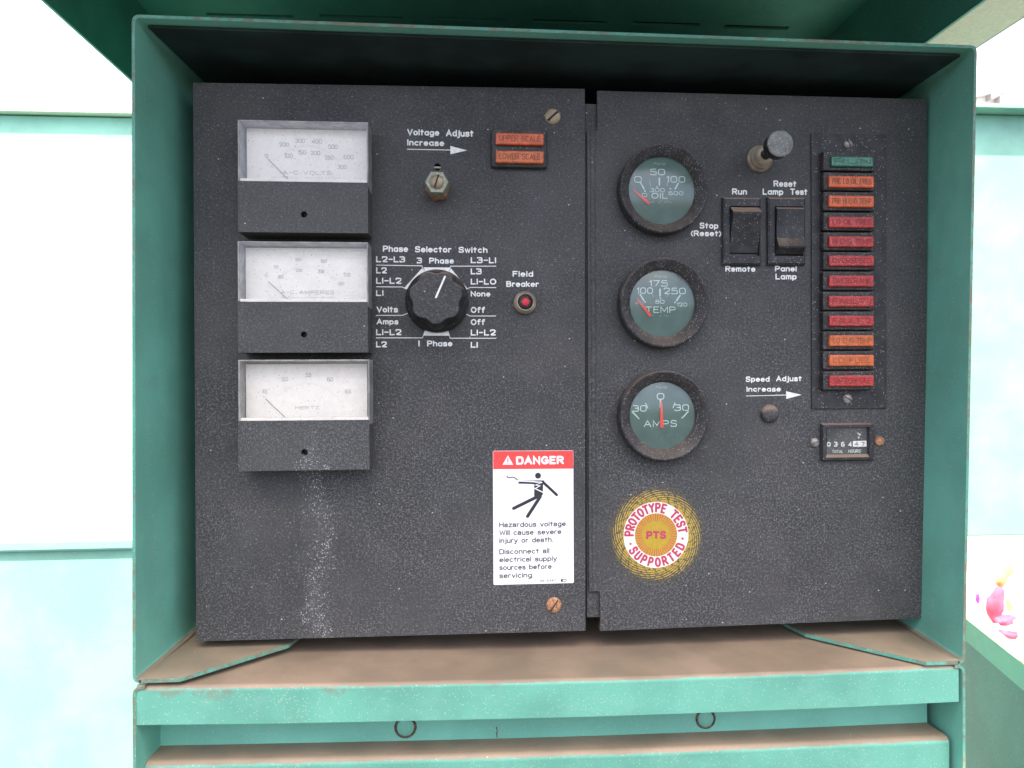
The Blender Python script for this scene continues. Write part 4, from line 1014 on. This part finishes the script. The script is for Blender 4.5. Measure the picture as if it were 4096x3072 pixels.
# ---- hour meter ----------------------------------------------------------------------
x0,x1,z0,z1=qrect('N',1218,793,1872,1272,0)
m=MB(); a0,a1,b0,b1=qrect('N',1240,818,1856,1262,-.0035); w0,w1,w2,w3=qrect('N',1282,852,1800,1192,-.0015)
def ring(r,y): return [(r[0],y,r[3]),(r[1],y,r[3]),(r[1],y,r[2]),(r[0],y,r[2])]
rings=[ring((x0,x1,z0,z1),-.0001),ring((x0,x1,z0,z1),-.0012),ring((a0-.0008,a1+.0008,b0-.0008,b1+.0008),-.0014),ring((a0,a1,b0,b1),-.0035),ring((a0+.0018,a1-.0018,b0+.0018,b1-.0018),-.0037),ring((w0,w1,w2,w3),-.0018),ring((w0,w1,w2,w3),-.0008)]
m.add([v for r in rings for v in r],[(4*j+i,4*(j+1)+i,4*(j+1)+(i+1)%4,4*j+(i+1)%4) for j in range(len(rings)-1) for i in range(4)])
hm=m.build('hour_meter','plastic',rp,'small black hour meter counting total hours below the lamp column')
m=MB(); m.box(w0,w1,-.0009,-.0004,w2,w3); m.build('counter_face',simple('counter_black',(.012,.017,.018),.3,dust=0,speck=.35,ssc=700),hm)
m=MB(); yc=-.0010
for ch,xa in (('0',1290),('3',1378),('6',1468),('4',1560)): word(m,'N',ch,xa,xa+44,1095,1035,Y=yc,wr=.2,lift=.0001)
m.build('digits','white',hm)
m=MB(); poly(m,'N',[(1617,1025),(1788,1020),(1790,1093),(1617,1097)],yc,.0001); m.build('tenths_drum','white',hm)
m=MB()
for ch,xa in (('4',1640),('7',1722)): word(m,'N',ch,xa,xa+44,1085,1035,Y=yc,wr=.2,lift=.00022)
m.build('drum_digits',flat('drum_ink',(.12,.11,.13)),hm)
m=MB(); word(m,'N','TOTAL',1352,1495,1175,1135,Y=yc,wr=.18,lift=.0001); word(m,'N','HOURS',1558,1715,1172,1130,Y=yc,wr=.18,lift=.0001)
poly(m,'N',[(1672,915),(1722,940),(1700,955),(1680,935)],yc,.0001); poly(m,'N',[(1675,970),(1705,970),(1690,1000)],yc,.0001)
m.build('counter_print','dialprint',hm)
m=MB(); m.box(w0+.0001,w1-.0001,-.0017,-.0014,w2+.0001,w3-.0001); m.build('counter_window','clear',hm)
slotscrew(rp,'N',1143,1045,61,'steel',25,name='meter_screw',label='grey slotted screw left of the hour meter',slotw=.13)
slotscrew(rp,'N',1965,1028,62,'rusty',0,name='meter_screw',label='rusty orange screw right of the hour meter',slot=False)

# ================================================================== raised hood above
CZ=CAM.z; CX=CAM.x
hz_t=CZ+.335; hz_s=CZ+.26; HX0=CX-.285; HX1=CX+.362; HY0=-.27; HY1=.24
hood=thing('raised_hood',(.2,0,hz_t),'raised green hood lid overhead with a row of slots along its back edge','hood')
for x0,x1 in ((HX0,HX0+.002),(HX1-.002,HX1)):
    m=MB(); m.box(x0,x1,HY0,HY1,hz_s,hz_t-.0003); m.build('side_skirt','green_hood',hood)
m=MB(); m.box(HX1+.0003,HX1+.043,HY0,HY1+.3,hz_s,hz_s+.003); m.build('edge_trim','cream',hood)
m=MB(); m.box(HX1+.0433,HX1+.047,HY0,HY1+.3,hz_s+.001,hz_s+.012); m.build('rubber_seal','greyslat',hood)
# back wall with slots
xs=[(446,632),(689,870),(933,1096),(1151,1314),(1367,1516),(1566,1708)]
yy=[(30.5,38),(34,42),(40,47),(44,53),(48.5,58),(55.5,65.5)]
ivs=[]
for (a,b),(c0,c1) in zip(xs,yy):
    pa=qz('P',a,c0,hz_t); pb=qz('P',b,c0,hz_t); y0_=qz('P',(a+b)/2,c0,hz_t).y; y1_=qz('P',(a+b)/2,c1-2.5,hz_t).y
    ivs.append((pa.x,pb.x,y0_,y1_))
m=MB(); pre=HX0
for a,b,u_,d_ in ivs:
    m.box(pre,a,HY0,HY1,hz_t,hz_t+.002); m.box(a,b,HY0,u_,hz_t,hz_t+.002); m.box(a,b,d_,HY1,hz_t,hz_t+.002); pre=b
m.box(pre,HX1,HY0,HY1,hz_t,hz_t+.002); m.build('slotted_lid','green_hood',hood)
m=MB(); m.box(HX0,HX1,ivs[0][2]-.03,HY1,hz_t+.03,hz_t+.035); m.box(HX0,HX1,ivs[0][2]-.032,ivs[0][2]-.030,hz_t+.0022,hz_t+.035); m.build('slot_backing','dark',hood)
m=MB(); m.box(HX0,HX1,HY1,HY1+.002,CZ+.17,hz_t+.03); m.build('hood_back','green_hood',hood)

# ================================================================== machine body left and right, in the sun
YL=.30
xr=TL.x-.002
# left: vertical lower face, small overhanging ledge, sloping upper cover
lb=thing('engine_housing',(-.35,YL,-1.6),'sunlit green engine housing with a ledge, left of the enclosure','engine housing')
zA=q('P',150,1196,YL-.012).z; zB=q('P',150,1168,YL-.012).z
xR=q('P',300,800,YL).x+.03
m=MB(); m.box(-1.6,xR,YL,YL+.3,-1.55,zA); m.build('lower_side','green_sun',lb)
pL=q('P',-400,1170,YL-.012); 
m=MB(); za=q('P',0,1213,YL-.012).z; zb=q('P',285,1205,YL-.012).z
m=MB(); m.box(-1.6,xR,YL-.005,YL+.3,zA+.0005,zB,bev=.003); m.build('ledge','green_sun',lb)
# sloping cover rising away from the ledge to a rounded top
m=MB(); YT=YL+.30; zt0_=q('P',150,303,YT).z; zt1_=q('P',150,252,YT).z; prof=[(YL+.004,zB)]+[(YL+.004+(YT-YL-.004)*t_,zB+(zt0_-zB)*t_) for t_ in (.25,.5,.75,1.)]
prof+=[(YT+.001,zt1_),(YT+.2,zt1_+.002)]
mm=MB(); mm.box(-1.6,xR+.1,YT-.011,YT+.2,zt1_+.0025,zt1_+.005,bev=.001); mm.build('roof_lip','cream',lb)
mm=MB(); mm.box(-.02,.50,.14,.9,-1.55,.43); mm.build('unseen_housing_body','green_sun',lb)  # hidden behind the enclosure, put in also to block light from behind
vs=[]
for x in (-1.6,xR+.1): vs += [(x,y,z) for y,z in prof]
k=len(prof); m.add(vs,[(j,j+1,k+j+1,k+j)[::-1] for j in range(k-1)],0,False); m.build('sloping_cover','green_sun',lb)

# right: upright green side panel, bottom edge above the ground
YR=.42
sp=thing('side_cover',(.8,YR,-.1),'sunlit green cover panel right of the enclosure','cover panel')
z1_=q('P',2160,243,YR).z; z0_=q('P',2160,1163,YR).z
m=MB(); m.box(.56,1.5,YR,YR+.02,z0_+.004,z1_-.003,bev=.002); m.build('panel_face','green_sun',sp)
m=MB(); m.box(.56,1.5,YR-.004,YR+.02,z0_-.006,z0_+.0035,bev=.001); m.build('bottom_rail','cream',sp)
m=MB(); m.box(.56,1.5,YR-.022,YR+.02,z1_-.0025,z1_+.003,bev=.001); m.build('top_rail','green_sun',sp)
m=MB(); m.box(1.3,1.36,YR+.03,YR+.09,-1.6,z0_+.02); m.build('post','green_sun',sp)

# lower right: open side door in the hood's shade
a=q('P',2060,1310,.14); b=q('P',2330,1522,-.05)
dr=thing('side_door',((a.x+b.x)/2,0,-.6),'shaded green door with a pale folded top edge, lower right of the enclosure','door')
def slabline(name,a,b,z0off,z1off,th,mat):
    m=MB(); d=Vector((b.x-a.x,b.y-a.y)).normalized(); nn=Vector((-d.y,d.x))*th
    f=[Vector((a.x,a.y,a.z+z1off)),Vector((b.x,b.y,b.z+z1off)),Vector((b.x,b.y,b.z+z0off)),Vector((a.x,a.y,a.z+z0off))]
    m.hexa(f,[v+Vector((nn.x,nn.y,0)) for v in f]); return m.build(name,mat,dr)
slabline('door_sheet',a,b,-.9,-.0205,.004,'green_door')
d=Vector((b.x-a.x,b.y-a.y)).normalized(); off=Vector((d.y,-d.x,0))*.003
slabline('folded_edge',a+off,b+off,-.0200,0,.014,'green')

# red and orange bundle lying on the ground
def blob(name, z, x, y, rx, rz, Yd, mat, parent, seed, tilt=0):
    c=q(z,x,y,Yd); bm=bmesh.new(); bmesh.ops.create_icosphere(bm,subdivisions=3,radius=1); rnd=random.Random(seed)
    ph=[rnd.uniform(0,6) for _ in range(6)]; s_=msc(z,Yd)
    for v in bm.verts:
        n_=v.co.copy(); k_=1+.16*math.sin(3*n_.x+ph[0])*math.sin(4*n_.z+ph[1])+.10*math.sin(7*n_.z+ph[2]+3*n_.y)+.06*math.sin(11*n_.x+ph[3])
        X,Z=n_.x*rx*s_*k_, n_.z*rz*s_*k_; ct,st_=math.cos(R(tilt)),math.sin(R(tilt))
        v.co=Vector((c.x+X*ct-Z*st_, c.y+n_.y*.5*rx*s_*k_, c.z+X*st_+Z*ct))
    bm.verts.index_update(); m=MB(); m.add([v.co for v in bm.verts],[[v.index for v in f.verts] for f in bm.faces],0,True); bm.free()
    return m.build(name,mat,parent)
ZN['Z']=(3840,2200,.30154)
Yd=3.4; base=q('Z',520,1150,Yd)
rb=thing('cloth_bundle',(base.x,Yd,base.z),'red and orange cloth bundle in bright sun beyond the side door','cloth')
blob('red_cloth','Z',470,720,130,260,Yd,'redcloth',rb,1,-8); blob('orange_cloth','Z',580,330,95,200,Yd+.02,'orangecloth',rb,2,-30)
blob('red_fold','Z',600,930,150,75,Yd-.05,'redcloth',rb,3,12); blob('magenta_corner','Z',235,640,38,75,Yd,'pinkcloth',rb,4,0)
blob('orange_fold','Z',655,730,50,110,Yd+.05,'orangecloth',rb,5,10); blob('red_hem','Z',640,1120,160,70,Yd-.1,'redcloth',rb,6,-10)
